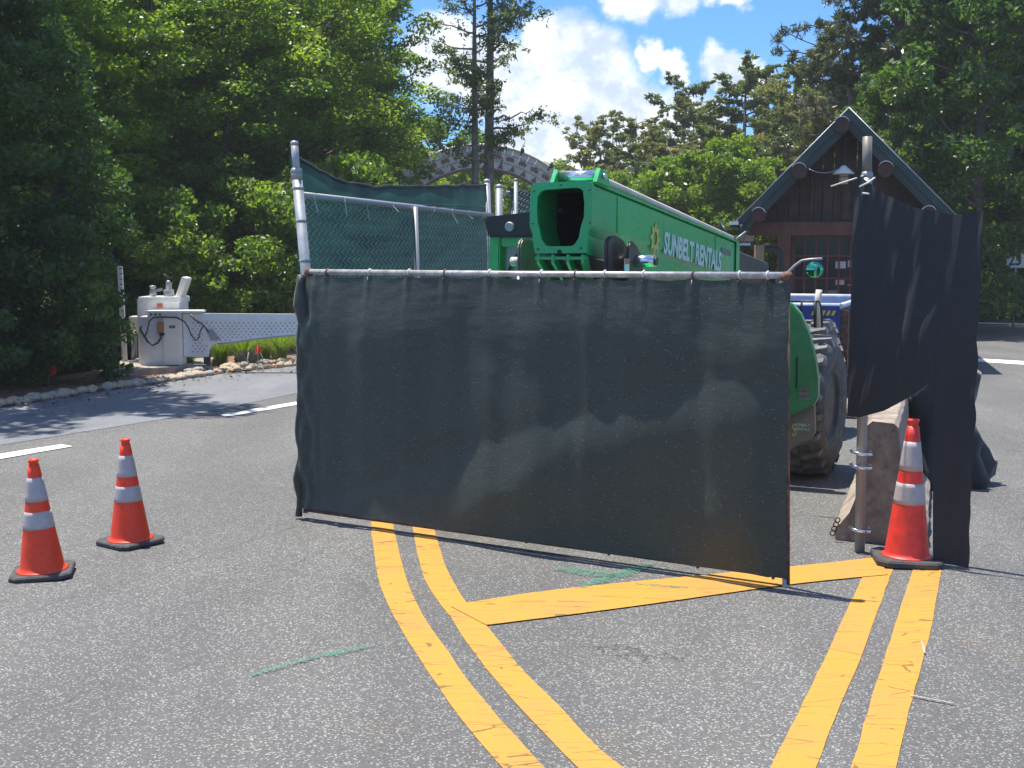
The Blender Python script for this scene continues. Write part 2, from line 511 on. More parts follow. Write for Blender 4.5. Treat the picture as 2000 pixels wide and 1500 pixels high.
M['asphalt'] = asphalt_mat('asphalt', (0.068, 0.0675, 0.066), (0.124, 0.123, 0.119), (0.265, 0.262, 0.252), 0.22, (1.16, 1.02, 0.84), 1.6, True, (G_(0, 1212), G_(560, 1033)))
M['asphalt_new'] = asphalt_mat('smooth_asphalt', (0.128, 0.135, 0.150), (0.178, 0.188, 0.208), (0.28, 0.285, 0.295), 0.12, (1.0, 1.0, 1.05), 1.7)
M['yellow'] = paint_mat('yellow_road_paint', (0.53, 0.255, 0.030), (0.42, 0.20, 0.07), (2.0, 10, 1))
M['yellow_x'] = paint_mat('yellow_road_paint_cross', (0.53, 0.255, 0.030), (0.42, 0.20, 0.08), (0.6, 14, 1), rot=-0.22)
M['white_paint'] = paint_mat('white_road_paint', (0.78, 0.78, 0.74), (0.62, 0.62, 0.58), crackf=0.2, speckle=0.12)
M['dirt'] = pmat('leaf_litter_soil', (0.10, 0.072, 0.05), 0.95, var=0.5, vscale=3, bump=0.8, bscale=25, dirt=(0.05, 0.06, 0.025, 0.8))
M['grass_ground'] = pmat('mown_grass', (0.075, 0.11, 0.035), 0.95, var=0.4, vscale=2, bump=0.8, bscale=60, dirt=(0.12, 0.11, 0.05, 0.6))
M['mulch'] = pmat('pine_mulch', (0.20, 0.125, 0.08), 0.95, var=0.5, vscale=12, bump=1.0, bscale=70)
M['concrete'] = pmat('concrete', (0.34, 0.30, 0.25), 0.9, var=0.22, vscale=5, bump=0.35, bscale=70, dirt=(0.16, 0.13, 0.10, 0.7))
M['barrier'] = pmat('weathered_concrete', (0.30, 0.25, 0.205), 0.92, var=0.3, vscale=7, bump=0.5, bscale=55, dirt=(0.13, 0.10, 0.075, 0.8))
M['galv'] = pmat('galvanised_steel', (0.36, 0.38, 0.40), 0.5, metal=0.4, var=0.2, vscale=9, bump=0.1)
M['galv_dull'] = pmat('dull_galvanised_wire', (0.30, 0.32, 0.34), 0.5, metal=0.4)
M['wire'] = pmat('zinc_coated_wire', (0.62, 0.64, 0.65), 0.5, metal=0.1)
M['rail'] = pmat('bare_steel_rail', (0.46, 0.45, 0.43), 0.45, metal=0.4, var=0.3, vscale=14, dirt=(0.22, 0.13, 0.10, 0.6))
M['rust'] = pmat('rusty_steel', (0.16, 0.085, 0.06), 0.8, metal=0.2, var=0.5, vscale=20)
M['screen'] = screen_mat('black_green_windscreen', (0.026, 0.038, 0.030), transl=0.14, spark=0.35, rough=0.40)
M['screen_green'] = screen_mat('green_windscreen', (0.018, 0.060, 0.052), transl=0.42, spark=0.0, rough=0.7, bumps=0.4)
M['screen_black'] = screen_mat('black_windscreen', (0.016, 0.019, 0.024), transl=0.12, spark=0.05, rough=0.7, bumps=0.3)
M['tie'] = pmat('pale_tie', (0.66, 0.64, 0.60), 0.5)
M['orange'] = pmat('orange_cone_vinyl', (0.84, 0.050, 0.010), 0.5, var=0.10, vscale=9, bump=0.15, bscale=14, dirt=(0.45, 0.05, 0.02, 0.4))
M['red_orange'] = pmat('faded_red_cone_vinyl', (0.74, 0.045, 0.03), 0.5, var=0.14, vscale=9, bump=0.15, bscale=14, dirt=(0.35, 0.04, 0.03, 0.5))
M['reflective'] = pmat('reflective_sheeting', (0.42, 0.385, 0.39), 0.4, var=0.07, vscale=16, dirt=(0.34, 0.31, 0.30, 0.5), bump=0.2, bscale=20)
M['rubber'] = pmat('black_rubber', (0.05, 0.05, 0.052), 0.75, var=0.3, vscale=12, bump=0.3, dirt=(0.12, 0.115, 0.11, 0.7))
M['tyre'] = pmat('dusty_tyre_rubber', (0.085, 0.083, 0.082), 0.8, var=0.3, vscale=8, bump=0.3, dirt=(0.20, 0.185, 0.165, 0.8))
M['tyre_tread'] = pmat('pale_tread_rubber', (0.15, 0.15, 0.15), 0.75, var=0.25, vscale=10, bump=0.3, dirt=(0.26, 0.24, 0.22, 0.8))  # tread lugs paler than the tyre sidewall
M['green'] = pmat('green_machine_paint', (0.002, 0.42, 0.125), 0.30, var=0.06, vscale=3, spec=0.5, coat=0.35, dirt=(0.03, 0.26, 0.10, 0.4))
M['green_dusty'] = pmat('dusty_green_machine_paint', (0.05, 0.24, 0.085), 0.4, var=0.15, vscale=4, coat=0.15, dirt=(0.17, 0.22, 0.11, 0.7))
add_scratches(M['green']); add_scratches(M['green_dusty'], .35)
M['black'] = pmat('black_plastic', (0.018, 0.019, 0.021), 0.45, var=0.2, vscale=5)
M['dark_metal'] = pmat('dark_painted_steel', (0.05, 0.05, 0.052), 0.5, metal=0.2, var=0.3, vscale=6, dirt=(0.16, 0.13, 0.1, 0.5))
M['grey_plate'] = pmat('grey_primed_steel', (0.19, 0.18, 0.155), 0.5, metal=0.2, var=0.2, vscale=5, dirt=(0.10, 0.08, 0.06, 0.6))
M['brown_plate'] = pmat('brown_black_steel', (0.062, 0.048, 0.045), 0.4, metal=0.3, var=0.25, vscale=5)
M['chrome'] = pmat('polished_steel', (0.75, 0.75, 0.75), 0.2, metal=0.95)
M['glass'] = pmat('dusty_cab_glass', (0.20, 0.235, 0.26), 0.12, spec=0.8, var=0.1)
M['dark_glass'] = pmat('dark_window_glass', (0.02, 0.021, 0.023), 0.12, spec=0.35, var=0.1)
M['void'] = pmat('black_boom_inside', (0.010, 0.012, 0.013), 0.8)  # near-black lining that darkens the boom opening; drain hole disc too
M['decal_yellow'] = pmat('yellow_decal', (0.62, 0.50, 0.10), 0.5)
M['decal_white'] = pmat('pale_decal', (0.55, 0.72, 0.66), 0.5, var=0.08)
M['decal_red'] = pmat('red_decal', (0.50, 0.11, 0.06), 0.5)
M['mirror'] = pmat('green_reflection_mirror', (0.12, 0.50, 0.30), 0.06, metal=0.9)  # green of the reflection put into the mirror colour
M['cream'] = pmat('cream_paint', (0.60, 0.56, 0.49), 0.6, var=0.10, vscale=4)
M['bluedump'] = pmat('blue_skip_paint', (0.022, 0.05, 0.21), 0.5, var=0.3, vscale=5, dirt=(0.05, 0.08, 0.2, 0.5))
M['paleblue'] = pmat('pale_worn_blue_paint', (0.60, 0.64, 0.69), 0.6, var=0.15, vscale=6)
M['white_metal'] = pmat('white_painted_cabinet', (0.80, 0.79, 0.77), 0.5, var=0.06, vscale=4, dirt=(0.42, 0.40, 0.36, 0.4))
M['white_warm'] = pmat('warm_white_cover', (0.82, 0.78, 0.70), 0.5, var=0.05, vscale=4)
M['arm_white'] = pmat('pale_grey_gate_arm', (0.72, 0.75, 0.77), 0.5, var=0.06, vscale=4)
M['arm_hole'] = pmat('dark_arm_recess', (0.33, 0.35, 0.36), 0.8)
M['amber_box'] = pmat('orange_brown_plastic', (0.42, 0.20, 0.06), 0.5)
M['wood_dark'] = pmat('dark_stained_boards', (0.060, 0.036, 0.029), 0.8, var=0.3, vscale=5, bump=0.4, bscale=40)
M['wood_red'] = pmat('red_brown_stained_timber', (0.125, 0.048, 0.034), 0.75, var=0.25, vscale=5, bump=0.4, bscale=40)
M['wood_tan'] = pmat('tan_timber', (0.36, 0.21, 0.10), 0.8, var=0.25, vscale=8, bump=0.3)
M['logend'] = pmat('log_end_grain', (0.075, 0.035, 0.028), 0.8, var=0.3, vscale=18)
M['roof_green'] = pmat('dark_green_metal_roof', (0.014, 0.038, 0.036), 0.45, var=0.12, vscale=4)
M['roof_fascia'] = pmat('grey_green_fascia', (0.020, 0.035, 0.034), 0.6, var=0.15, vscale=4)
M['white_cap'] = pmat('white_metal_cap', (0.72, 0.72, 0.70), 0.5)
M['muntin'] = pmat('dark_red_window_bars', (0.16, 0.022, 0.03), 0.6)
M['paper'] = pmat('white_paper_notice', (0.55, 0.53, 0.48), 0.8)
M['stone'] = pmat('blue_grey_stone', (0.16, 0.175, 0.20), 0.9, var=0.35, vscale=7, bump=0.6, bscale=30)
M['pebble'] = pmat('river_stone', (0.47, 0.37, 0.26), 0.85, var=0.3, vscale=7, bump=0.4, bscale=40, dirt=(0.25, 0.20, 0.15, 0.5))
M['pebble2'] = pmat('grey_river_stone', (0.36, 0.33, 0.29), 0.85, var=0.3, vscale=7, bump=0.4, bscale=40)
M['rubble'] = pmat('broken_masonry', (0.38, 0.28, 0.18), 0.95, var=0.45, vscale=14, bump=0.8, bscale=50)
M['flag'] = pmat('red_flag_plastic', (0.80, 0.04, 0.02), 0.6, trans=0.4)
M['bark'] = pmat('grey_bark', (0.12, 0.10, 0.085), 0.95, var=0.4, vscale=6, bump=0.9, bscale=20)
M['bark_pale'] = pmat('pale_cypress_bark', (0.21, 0.175, 0.15), 0.95, var=0.35, vscale=6, bump=0.8, bscale=20)
M['arch'] = pmat('white_arch_board', (0.74, 0.73, 0.71), 0.7, var=0.10, vscale=1.5)
M['arch_brown'] = pmat('brown_painted_shape', (0.26, 0.15, 0.12), 0.8, var=0.2)
M['spray'] = paint_mat('green_spray_paint', (0.025, 0.27, 0.16), (0.06, 0.22, 0.15), speckle=0.55, crackf=0.2)
M['sign_white'] = pmat('white_sign_face', (0.66, 0.66, 0.64), 0.5)
M['sign_black'] = pmat('black_sign_print', (0.02, 0.02, 0.02), 0.6)
M['leafA'] = leaf_mat('broad_leaf', (0.075, 0.13, 0.035), (0.13, 0.21, 0.05), (0.20, 0.28, 0.06), transl=0.55)
M['leafB'] = leaf_mat('dark_evergreen_leaf', (0.035, 0.08, 0.03), (0.065, 0.13, 0.038), (0.11, 0.18, 0.045), transl=0.45)
M['leafC'] = leaf_mat('cypress_needle', (0.06, 0.10, 0.04), (0.10, 0.145, 0.05), (0.14, 0.175, 0.055), transl=0.4)
M['leafD'] = leaf_mat('pine_needle', (0.055, 0.080, 0.042), (0.095, 0.115, 0.060), (0.13, 0.135, 0.07), transl=0.25)
M['leafE'] = leaf_mat('bright_young_leaf', (0.09, 0.155, 0.025), (0.14, 0.225, 0.035), (0.19, 0.27, 0.045), transl=0.5)
M['leafF'] = leaf_mat('olive_hazy_leaf', (0.11, 0.135, 0.062), (0.155, 0.18, 0.082), (0.20, 0.195, 0.088), transl=0.45)  # olive paled in the leaf colour to imitate distance haze
M['blade'] = leaf_mat('ornamental_grass_blade', (0.10, 0.17, 0.03), (0.20, 0.29, 0.06), (0.26, 0.28, 0.10), transl=0.4)

_n = NT(M['spray'].node_tree); _o = _n.n['Material Output']; _b = _n.n['Principled BSDF']
_g = _n.add('ShaderNodeNewGeometry'); _t = _n.add('ShaderNodeBsdfTransparent'); _m = _n.add('ShaderNodeMixShader')
_n.l.new(_n.math('MULTIPLY', _n.ramp(_n.noise(_g.outputs['Position'], 60, 4, 0.75), 0.40, 0.62), 0.68), _m.inputs[0])
_n.l.new(_t.outputs[0], _m.inputs[1]); _n.l.new(_b.outputs[0], _m.inputs[2]); _n.l.new(_m.outputs[0], _o.inputs['Surface'])

# ------------------------------------------------------------------ ground
def sheet(name, pts, z, mat, kind='structure', parent=None, label=None):
    me = bpy.data.meshes.new(name)
    bm = bmesh.new()
    vs = [bm.verts.new((p[0], p[1], z)) for p in pts]
    f = bm.faces.new(vs)
    bmesh.ops.triangulate(bm, faces=[f])
    bmesh.ops.recalc_face_normals(bm, faces=bm.faces)
    for f in bm.faces:
        if f.normal.z < 0: f.normal_flip()
    bm.to_mesh(me); bm.free()
    return mesh_obj(name, me, mat, parent, kind, label)

sheet('ground', [(-130, -45), (130, -45), (130, 135), (-130, 135)], -0.03, M['dirt'])
edge_px = [(-700, 905), (-300, 845), (0, 797), (150, 772), (300, 750), (450, 728), (590, 714), (760, 694), (950, 672), (1200, 650)]
EDGE = [G(*p) for p in edge_px]
road_pts = [(-40, -12), (40, -12), (40, 34.5), (EDGE[-1].x, 34.5)] + [(p.x, p.y) for p in reversed(EDGE)] + [(-40, EDGE[0].y)]
sheet('road', road_pts, 0.0, M['asphalt'])
# smoother, bluer resurfaced strip along the verge
seam_px = [(-700, 990), (-300, 925), (0, 870), (200, 838), (400, 806), (600, 764), (800, 735), (1000, 706)]
SEAM = [G(*p) for p in seam_px]
strip = [(p.x, p.y) for p in SEAM] + [(p.x, p.y) for p in reversed(EDGE[:9])]
strip[0] = (SEAM[0].x, SEAM[0].y)
sheet('resurfaced_lane', strip, 0.004, M['asphalt_new'])
sheet('grass_verge', [(3, 34.5), (60, 34.5), (60, 60), (3, 60)], 0.0, M['grass_ground'])
sheet('mulch_bed', [(p.x, p.y) for p in EDGE[1:9]] + [(p.x - 0.6, p.y + 4.5) for p in reversed(EDGE[1:9])], 0.02, M['mulch'])

# ------------------------------------------------------------------ painted markings
def stripe(name, left, right, z, mat, label, group=None, cat='road marking'):
    """left/right: pixel edges of the line, listed along its run"""
    def dense(px):
        P = [G(*p) for p in px]
        out = []
        n = 26
        L = [0]
        for a, b in zip(P[:-1], P[1:]): L.append(L[-1] + (b - a).length)
        for k in range(n + 1):
            t = L[-1] * k / n
            i = max(j for j in range(len(L)) if L[j] <= t + 1e-9); i = min(i, len(P) - 2)
            # catmull-rom
            p0 = P[max(i - 1, 0)]; p1 = P[i]; p2 = P[i + 1]; p3 = P[min(i + 2, len(P) - 1)]
            u = (t - L[i]) / (L[i + 1] - L[i])
            q = 0.5 * ((2 * p1) + (p2 - p0) * u + (2 * p0 - 5 * p1 + 4 * p2 - p3) * u * u + (-p0 + 3 * p1 - 3 * p2 + p3) * u ** 3)
            out.append(q)
        return out
    a = dense(left); b = dense(right)
    rnd = random.Random(len(left) * 7 + int(left[0][0]))
    for pts, sgn in ((a, 1), (b, -1)):
        for p in pts: p.x += rnd.uniform(-0.003, 0.003)
    vs = [(p.x, p.y, z) for p in a] + [(p.x, p.y, z) for p in b]
    n = len(a)
    fs = [(i, i + 1, n + i + 1, n + i) for i in range(n - 1)]
    me = bpy.data.meshes.new(name); me.from_pydata(vs, [], fs)
    bm = bmesh.new(); bm.from_mesh(me)
    for f in bm.faces:
        f.normal_update()
        if f.normal.z < 0: f.normal_flip()
    bm.to_mesh(me); bm.free()
    o = mesh_obj(name, me, mat)
    return tag(o, label, cat, group)

gY = 'yellow lines painted on the asphalt'
stripe('yellow_line', [(722, 985), (724, 1024), (736, 1114), (754, 1174), (790, 1240), (847, 1330), (907, 1414), (979, 1500), (1100, 1630)],
       [(766, 985), (769, 1030), (790, 1120), (820, 1192), (868, 1264), (928, 1348), (1000, 1432), (1063, 1500), (1180, 1620)], 0.004, M['yellow'],
       'curved yellow line bending out from under the screened gate, leftmost of the four long lines', gY)
stripe('yellow_line', [(797, 990), (807, 1036), (823, 1114), (850, 1168), (880, 1207), (928, 1279), (1000, 1366), (1084, 1456), (1129, 1500), (1250, 1615)],
       [(835, 990), (850, 1042), (874, 1114), (910, 1177), (952, 1225), (1018, 1306), (1084, 1372), (1156, 1450), (1216, 1500), (1330, 1590)], 0.004, M['yellow'],
       'curved yellow line that the slanting crossbar meets, inner one of the left pair', gY)
stripe('yellow_line', [(1692, 1112), (1681, 1135), (1624, 1258), (1558, 1396), (1504, 1500), (1440, 1620)],
       [(1744, 1112), (1741, 1120), (1684, 1276), (1630, 1408), (1594, 1500), (1545, 1620)], 0.004, M['yellow'],
       'straight yellow line running toward the viewer, left one of the pair at the red cone', gY)
stripe('yellow_line', [(1784, 1105), (1780, 1123), (1744, 1234), (1702, 1366), (1663, 1500), (1625, 1620)],
       [(1842, 1100), (1837, 1123), (1816, 1240), (1780, 1372), (1750, 1500), (1718, 1620)], 0.004, M['yellow'],
       'straight yellow line running toward the viewer from under the red cone, rightmost of all', gY)
stripe('yellow_line', [(880, 1186), (913, 1179), (1120, 1150), (1540, 1109), (1714, 1090)],
       [(949, 1223), (1000, 1217), (1240, 1186), (1540, 1144), (1735, 1124)], 0.008, M['yellow_x'],
       'slanting yellow crossbar joining the curved pair to the straight pair', gY)
gW = 'white lane dashes on the left of the road'
stripe('white_dash', [(-120, 912), (0, 888), (120, 869)], [(-120, 922), (0, 898), (142, 873)], 0.008, M['white_paint'], 'white lane dash cut off by the left picture edge, behind the left cone', gW)
stripe('white_dash', [(430, 811), (500, 799), (600, 782)], [(440, 815), (520, 802), (600, 788)], 0.008, M['white_paint'], 'white lane dash running in behind the screened gate', gW)
stripe('white_line', [(1860, 698), (2000, 706), (2100, 712)], [(1860, 704), (2000, 713), (2100, 720)], 0.008, M['white_paint'], 'white line across the far road at the right picture edge', gW)
stripe('white_line', [(1860, 629), (2000, 632), (2100, 634)], [(1860, 631), (2000, 634.5), (2100, 637)], 0.008, M['white_paint'], 'thin white edge line below the far grass strip on the right', gW)

# sprayed utility marks
def spray(px_quads, label, seed):
    rnd = random.Random(seed)
    vs = []; fs = []
    for (a, b, w) in px_quads:
        A = G(*a); B = G(*b); d = (B - A); L = d.length; d.normalize(); nrm_ = Vector((-d.y, d.x, 0))
        n = max(4, int(L / 0.02)); base = len(vs)
        for k in range(n + 1):
            t = k / n
            ww = w * (0.35 + 0.65 * math.sin(math.pi * min(1, max(0, 0.08 + t * 0.86)))) * rnd.uniform(0.7, 1.15)
            p = A + d * L * t + nrm_ * rnd.uniform(-0.006, 0.006)
            vs += [tuple(p + nrm_ * ww / 2) , tuple(p - nrm_ * ww / 2)]
        z = 0.0115
        for i in range(base, len(vs)): vs[i] = (vs[i][0], vs[i][1], z)
        for k in range(n):
            i = base + 2 * k; fs.append((i, i + 1, i + 3, i + 2))
    me = bpy.data.meshes.new('spray_mark'); me.from_pydata(vs, [], fs)
    o = mesh_obj('spray_mark', me, M['spray'])
    return tag(o, label, 'spray mark', 'green spray marks on the asphalt')
spray([((1085, 1112), (1205, 1128), 0.15)], 'first stroke of the green sprayed cross below the gate, short and pale', 3)
spray([((1275, 1103), (1135, 1150), 0.11)], 'long slanting stroke of the green sprayed cross below the gate', 4)
spray([((1240, 1143), (1345, 1150), 0.06)], 'thin green sprayed dash lying on the yellow crossbar', 5)
spray([((728, 1264), (600, 1290), 0.06), ((610, 1288), (490, 1322), 0.045)], 'faint green sprayed streak alone on the grey asphalt', 6)

# chalk-white scuffs
for i, (a, b) in enumerate([((1778, 1362), (1862, 1378)), ((1800, 1256), (1806, 1280))]):
    A = G(*a); B = G(*b); d = (B - A).normalized(); n_ = Vector((-d.y, d.x, 0)) * 0.005
    me = bpy.data.meshes.new('chalk_mark')
    me.from_pydata([(p.x, p.y, 0.012) for p in (A + n_, A - n_, B - n_, B + n_)], [], [(0, 1, 2, 3)])
    tag(mesh_obj('chalk_mark', me, M['concrete']), ['thin white chalk scratch right of the rightmost yellow line', 'tiny white scuff on the rightmost yellow line'][i], 'road marking')

# ================================================================== screened swing gate in front
def lerp(a, b, t): return a + (b - a) * t
gBL = G(597, 1012); gBR = G(1537, 1147)
gBL.z = 0.04; gBR.z = 0.02
gTL = At(602, 531, gBL.y + 0.02); gTR = At(1537, 538, gBR.y)
gN = (gBR - gBL).cross(Vector((0, 0, 1))).normalized()      # towards the viewer
if gN.y > 0: gN = -gN
gate = thing('swing_gate', 'wide low gate panel covered in sagging black-green screen cloth, standing across the yellow lines', 'gate', (gBL.x, gBL.y, 0))
MB().tube([gTL, lerp(gTL, gTR, 0.5) + Vector((0, 0, -0.004)), gTR], 0.021, 10).build('top_rail', M['rail'], gate)
MB().tube([gBL + Vector((0, 0, 0.03)), gBR + Vector((0, 0, 0.05))], 0.020, 10).build('bottom_rail', M['rust'], gate)
MB().tube([gTL, gBL], 0.019, 10).build('side_rail', M['rail'], gate)
MB().tube([gTR, gBR], 0.017, 10).build('side_rail', M['rust'], gate)
MB().tube([lerp(gTL, gTR, .5) , lerp(gBL, gBR, .5) + Vector((0, 0, .04))], 0.017, 8).build('middle_brace', M['galv'], gate)
fb = gBR + Vector((0, 0, 0))
MB().box(fb + Vector((-0.01, 0, 0.015)), (0.035, 0.03, 0.09)).build('foot', M['galv'], gate, bevel=0.006)
MB().lathe(gTR + Vector((0.0, 0, -0.01)), [(0.0, -0.03), (0.034, -0.02), (0.036, 0.01), (0.024, 0.03), (0.0, 0.034)], 12).build('corner_clamp', M['rust'], gate)
MB().lathe(gTL + Vector((0.0, 0, -0.01)), [(0.0, -0.03), (0.03, -0.02), (0.03, 0.015), (0.018, 0.04), (0.0, 0.044)], 12).build('corner_clamp', M['rust'], gate)

top_ties_px = [640, 723, 800, 870, 957, 1058, 1125, 1182, 1258, 1355, 1445, 1500]
bot_ties_px = [738, 878, 1030, 1190, 1363, 1510]
def gu(px):   # fraction along the gate seen at px (perspective-correct)
    lo, hi = 0.0, 1.0
    for _ in range(30):
        m_ = (lo + hi) / 2
        p = lerp(gTL, gTR, m_)
        x = 1000 + FPX * p.x / (p.y * math.cos(PITCH) + (CAM_H - p.z) * math.sin(PITCH))
        if x < px: lo = m_
        else: hi = m_
    return (lo + hi) / 2
TU = [gu(p) for p in top_ties_px]
BU = [gu(p) for p in bot_ties_px]
def interp(x, xs, ys):
    return float(np.interp(x, xs, ys))
def sstep(x, a, b):
    t = min(1, max(0, (x - a) / (b - a))); return t * t * (3 - 2 * t)
NU, NV = 330, 190
def fold_field():
    us = np.linspace(0, 1, NU + 1); vs = np.linspace(0, 1, NV + 1)
    U, V = np.meshgrid(us, vs)
    nz = np.zeros_like(U); nz2 = np.zeros_like(U); nz3 = np.zeros_like(U)
    for j in range(NV + 1):
        for i in range(NU + 1):
            u, v = us[i], vs[j]
            nz[j, i] = mnoise.noise((u * 5 + 3, v * 4 - u * 1.5, 1.3))
            nz2[j, i] = mnoise.noise((u * 14, v * 30 + 4 * math.sin(u * 4), 5.1))
            nz3[j, i] = mnoise.noise((u * 30, v * 80, 9.1))
    def ss(x, a, b):
        t = np.clip((x - a) / (b - a), 0, 1); return t * t * (3 - 2 * t)
    e1 = np.interp(U, [0, .16, .43, .70, .90, 1.0], [1.00, .86, .64, .45, .33, .35])
    e1b = np.interp(U, [0, .30, .42, .62, .80, 1.0], [1.3, 1.12, .95, .66, .56, .47])
    band1 = ss(V, e1 - .015, e1 + .03) * (1 - ss(V, e1b - .10, e1b + .03))  # diagonal folds shaped to imitate reflected light streaks
    e2 = np.interp(U, [0, .55, .70, .85, 1.0], [1.5, 1.02, .86, .70, .58])
    band2 = ss(V, e2, e2 + .03) * (1 - ss(V, e2 + .06, e2 + .32))
    top = (1 - ss(V, .10, .26 + .12 * nz)) * ss(V, 0.0, .03)
    cen = np.exp(-(((U - .60) / .13) ** 2 + ((V - .52 - (U - .6) * .7) / .13) ** 2))
    cen += 0.8 * np.exp(-(((U - .50) / .2) ** 2 + ((V - .38) / .12) ** 2)) * 0.6
    ridge = np.exp(-(((U - .93) / .05) ** 2 + ((V - .20) / .06) ** 2))
    T = -0.012 + 0.14 * top * (0.75 + 0.8 * nz) + 0.16 * band1 + 0.05 * band2 + 0.07 * cen + 0.14 * ridge + 0.006 * nz  # tilt map turns the cloth into the sun where it should look lighter
    up = (1 - ss(V, .22, .52)) * .88 + .06
    T = T + 0.085 * nz2 * (up * 0.9) + 0.07 * nz3 * up * (0.3 + top + .6 * cen)
    dv = 1.72 / NV
    D = np.cumsum(T, axis=0) * dv
    D = D - ss(V, .80, 1.02) * np.maximum(0, D[-1:, :] - 0.05) * .7
    return U, V, np.maximum(D, -0.012)
FU, FV, FD = fold_field()
def gate_screen(u, v):
    i = int(round(u * NU)); j = int(round(v * NV))
    # scalloped top edge hanging from the ties
    k = min(range(len(TU)), key=lambda q: abs(TU[q] - u))
    xs = [0] + TU + [1.0]
    seg = max(q for q in range(len(xs)) if xs[q] <= u + 1e-9); seg = min(seg, len(xs) - 2)
    t = (u - xs[seg]) / max(1e-6, xs[seg + 1] - xs[seg])
    sag = 0.016 + 0.034 * (4 * t * (1 - t)) ** 0.7 * (0.5 + 0.7 * abs(mnoise.noise((seg * 1.7, 0, 3))) * 1.6)
    xb = [0] + BU + [1.0]
    segb = max(q for q in range(len(xb)) if xb[q] <= u + 1e-9); segb = min(segb, len(xb) - 2)
    tb = (u - xb[segb]) / max(1e-6, xb[segb + 1] - xb[segb])
    T_ = lerp(gTL, gTR, u) - Vector((0, 0, sag))
    B_ = lerp(gBL, gBR, u) + Vector((0, 0, 0.045 + 0.012 * math.sin(math.pi * tb)))
    p = lerp(T_, B_, v)
    d = float(FD[j, i]) + 0.027
    # gathered pleats fanning from each tie
    near = abs(u - TU[k])
    if v < .16:
        d += 0.004 * math.exp(-(near / 0.006) ** 2) * (1 - v / .16) - 0.003 * math.exp(-((near - .012) / 0.006) ** 2) * (1 - v / .16)
    # crumpled left edge, wrapped round the post
    if u < .05:
        w = (1 - u / .05)
        d += 0.05 * w * (0.4 + mnoise.noise((u * 60, v * 9, 2.2))) 
        p = p + (gTL - gTR).normalized() * (0.035 * w * (0.5 + 1.3 * mnoise.noise((1.1, v * 7, 7.7))))
    if u > .985:
        p = p + (gTR - gTL).normalized() * ((u - .985) / .015 * (0.028 + .012 * mnoise.noise((4.1, v * 12, 1.7))))
    return p + gN * d
scr = grid_obj('screen_cloth', NU, NV, gate_screen, M['screen'], gate)
# rolled flap at the left end
flap = MB()
pl = []
for k in range(26):
    t = k / 25
    p = lerp(gTL, gBL, t) + gN * (0.03 + 0.02 * mnoise.noise((0, t * 8, 1))) + Vector((-0.03 + 0.025 * mnoise.noise((t * 9, 0, 4)), 0, -0.02))
    pl.append((p, 0.028 + 0.016 * mnoise.noise((t * 11, 3, 3)) + 0.025 * math.exp(-((t - .12) / .08) ** 2)))
flap.tube([a for a, _ in pl], [max(.012, b) for _, b in pl], 9)
flap.build('gathered_edge', M['screen'], gate)
for q, u in enumerate(TU):
    c = lerp(gTL, gTR, u)
    MB().lathe(c, [(0.025, -0.005), (0.029, 0), (0.025, 0.005)], 10, axis=(gTR - gTL).normalized()).build('tie', M['tie'] if q % 3 else M['rust'], gate)
    MB().tube([c - Vector((0, 0, .02)) + gN * .024, c - Vector((0, 0, .055)) + gN * .035], 0.004, 5).build('tie', M['tie'] if q % 4 == 1 else M['rust'], gate)
for q, u in enumerate(BU):
    c = lerp(gBL, gBR, u) + Vector((0, 0, 0.075)) + gN * 0.035
    ring = [c + Vector((0, 0, 0.013)) * math.cos(a) + (gTR - gTL).normalized() * 0.013 * math.sin(a) for a in np.linspace(0.4, 2 * math.pi - .2, 12)]
    MB().tube(ring, 0.0032, 5).build('grommet', M['tie'], gate)
    MB().lathe(lerp(gBL, gBR, u) + Vector((0, 0, 0.04)), [(0.022, -0.006), (0.027, 0), (0.022, 0.006)], 10, axis=(gTR - gTL).normalized()).build('tie', M['rust'], gate)
bolt = lerp(gTR, gBR, .49) + gN * 0.05 + (gTL - gTR).normalized() * 0.05
MB().lathe(bolt, [(0.0, 0.012), (0.02, 0.008), (0.022, -0.01)], 10, axis=gN).build('bolt', M['rust'], gate)

# ================================================================== tall chain-link fences behind the gate
def chain_link(name, P00, P10, P01, P11, pitch, r, mat, parent, kind='stuff'):
    """zigzag wires woven between four corners (00 bottom-left, 10 bottom-right, 01 top-left, 11 top-right)"""
    W_ = (P10 - P00).length; H_ = (P01 - P00).length
    nx = int(W_ / (pitch)); nz = int(H_ / 0.036)
    off = root_loc(parent)
    vs = []; fs = []
    nn = (P10 - P00).cross(P01 - P00).normalized()
    ux = (P10 - P00).normalized()
    for i in range(nx):
        for k in range(nz + 1):
            odd = (k % 2)
            u = (i + (0.0 if odd else 1.02)) / nx
            v = k / nz
            p = lerp(lerp(P00, P10, min(1, u)), lerp(P01, P11, min(1, u)), v) + nn * (0.0035 * (1 if odd else -1)) - off
            for a in range(3):
                an = 2 * math.pi * a / 3
                vs.append(tuple(p + (ux * math.cos(an) + nn * math.sin(an)) * r))
            if k:
                b = len(vs) - 6
                for a in range(3):
                    a2 = (a + 1) % 3
                    fs.append((b + a, b + a2, b + 3 + a2, b + 3 + a))
    me = bpy.data.meshes.new(name); me.from_pydata(vs, [], fs)
    return mesh_obj(name, me, mat, parent, kind)

def post(mb_top, base, r, h, mat, parent, name='post', cap=True):
    base = Vector(base)
    m = MB().tube([base, base + mb_top * (h / mb_top.z if mb_top.z else h)], r, 12)
    if cap:
        tp = base + mb_top * (h / mb_top.z)
        m.lathe(tp, [(r * 1.08, -0.02), (r * 1.12, 0.0), (r * .95, r * .55), (0.001, r * .8)], 12)
    return m.build(name, mat, parent)

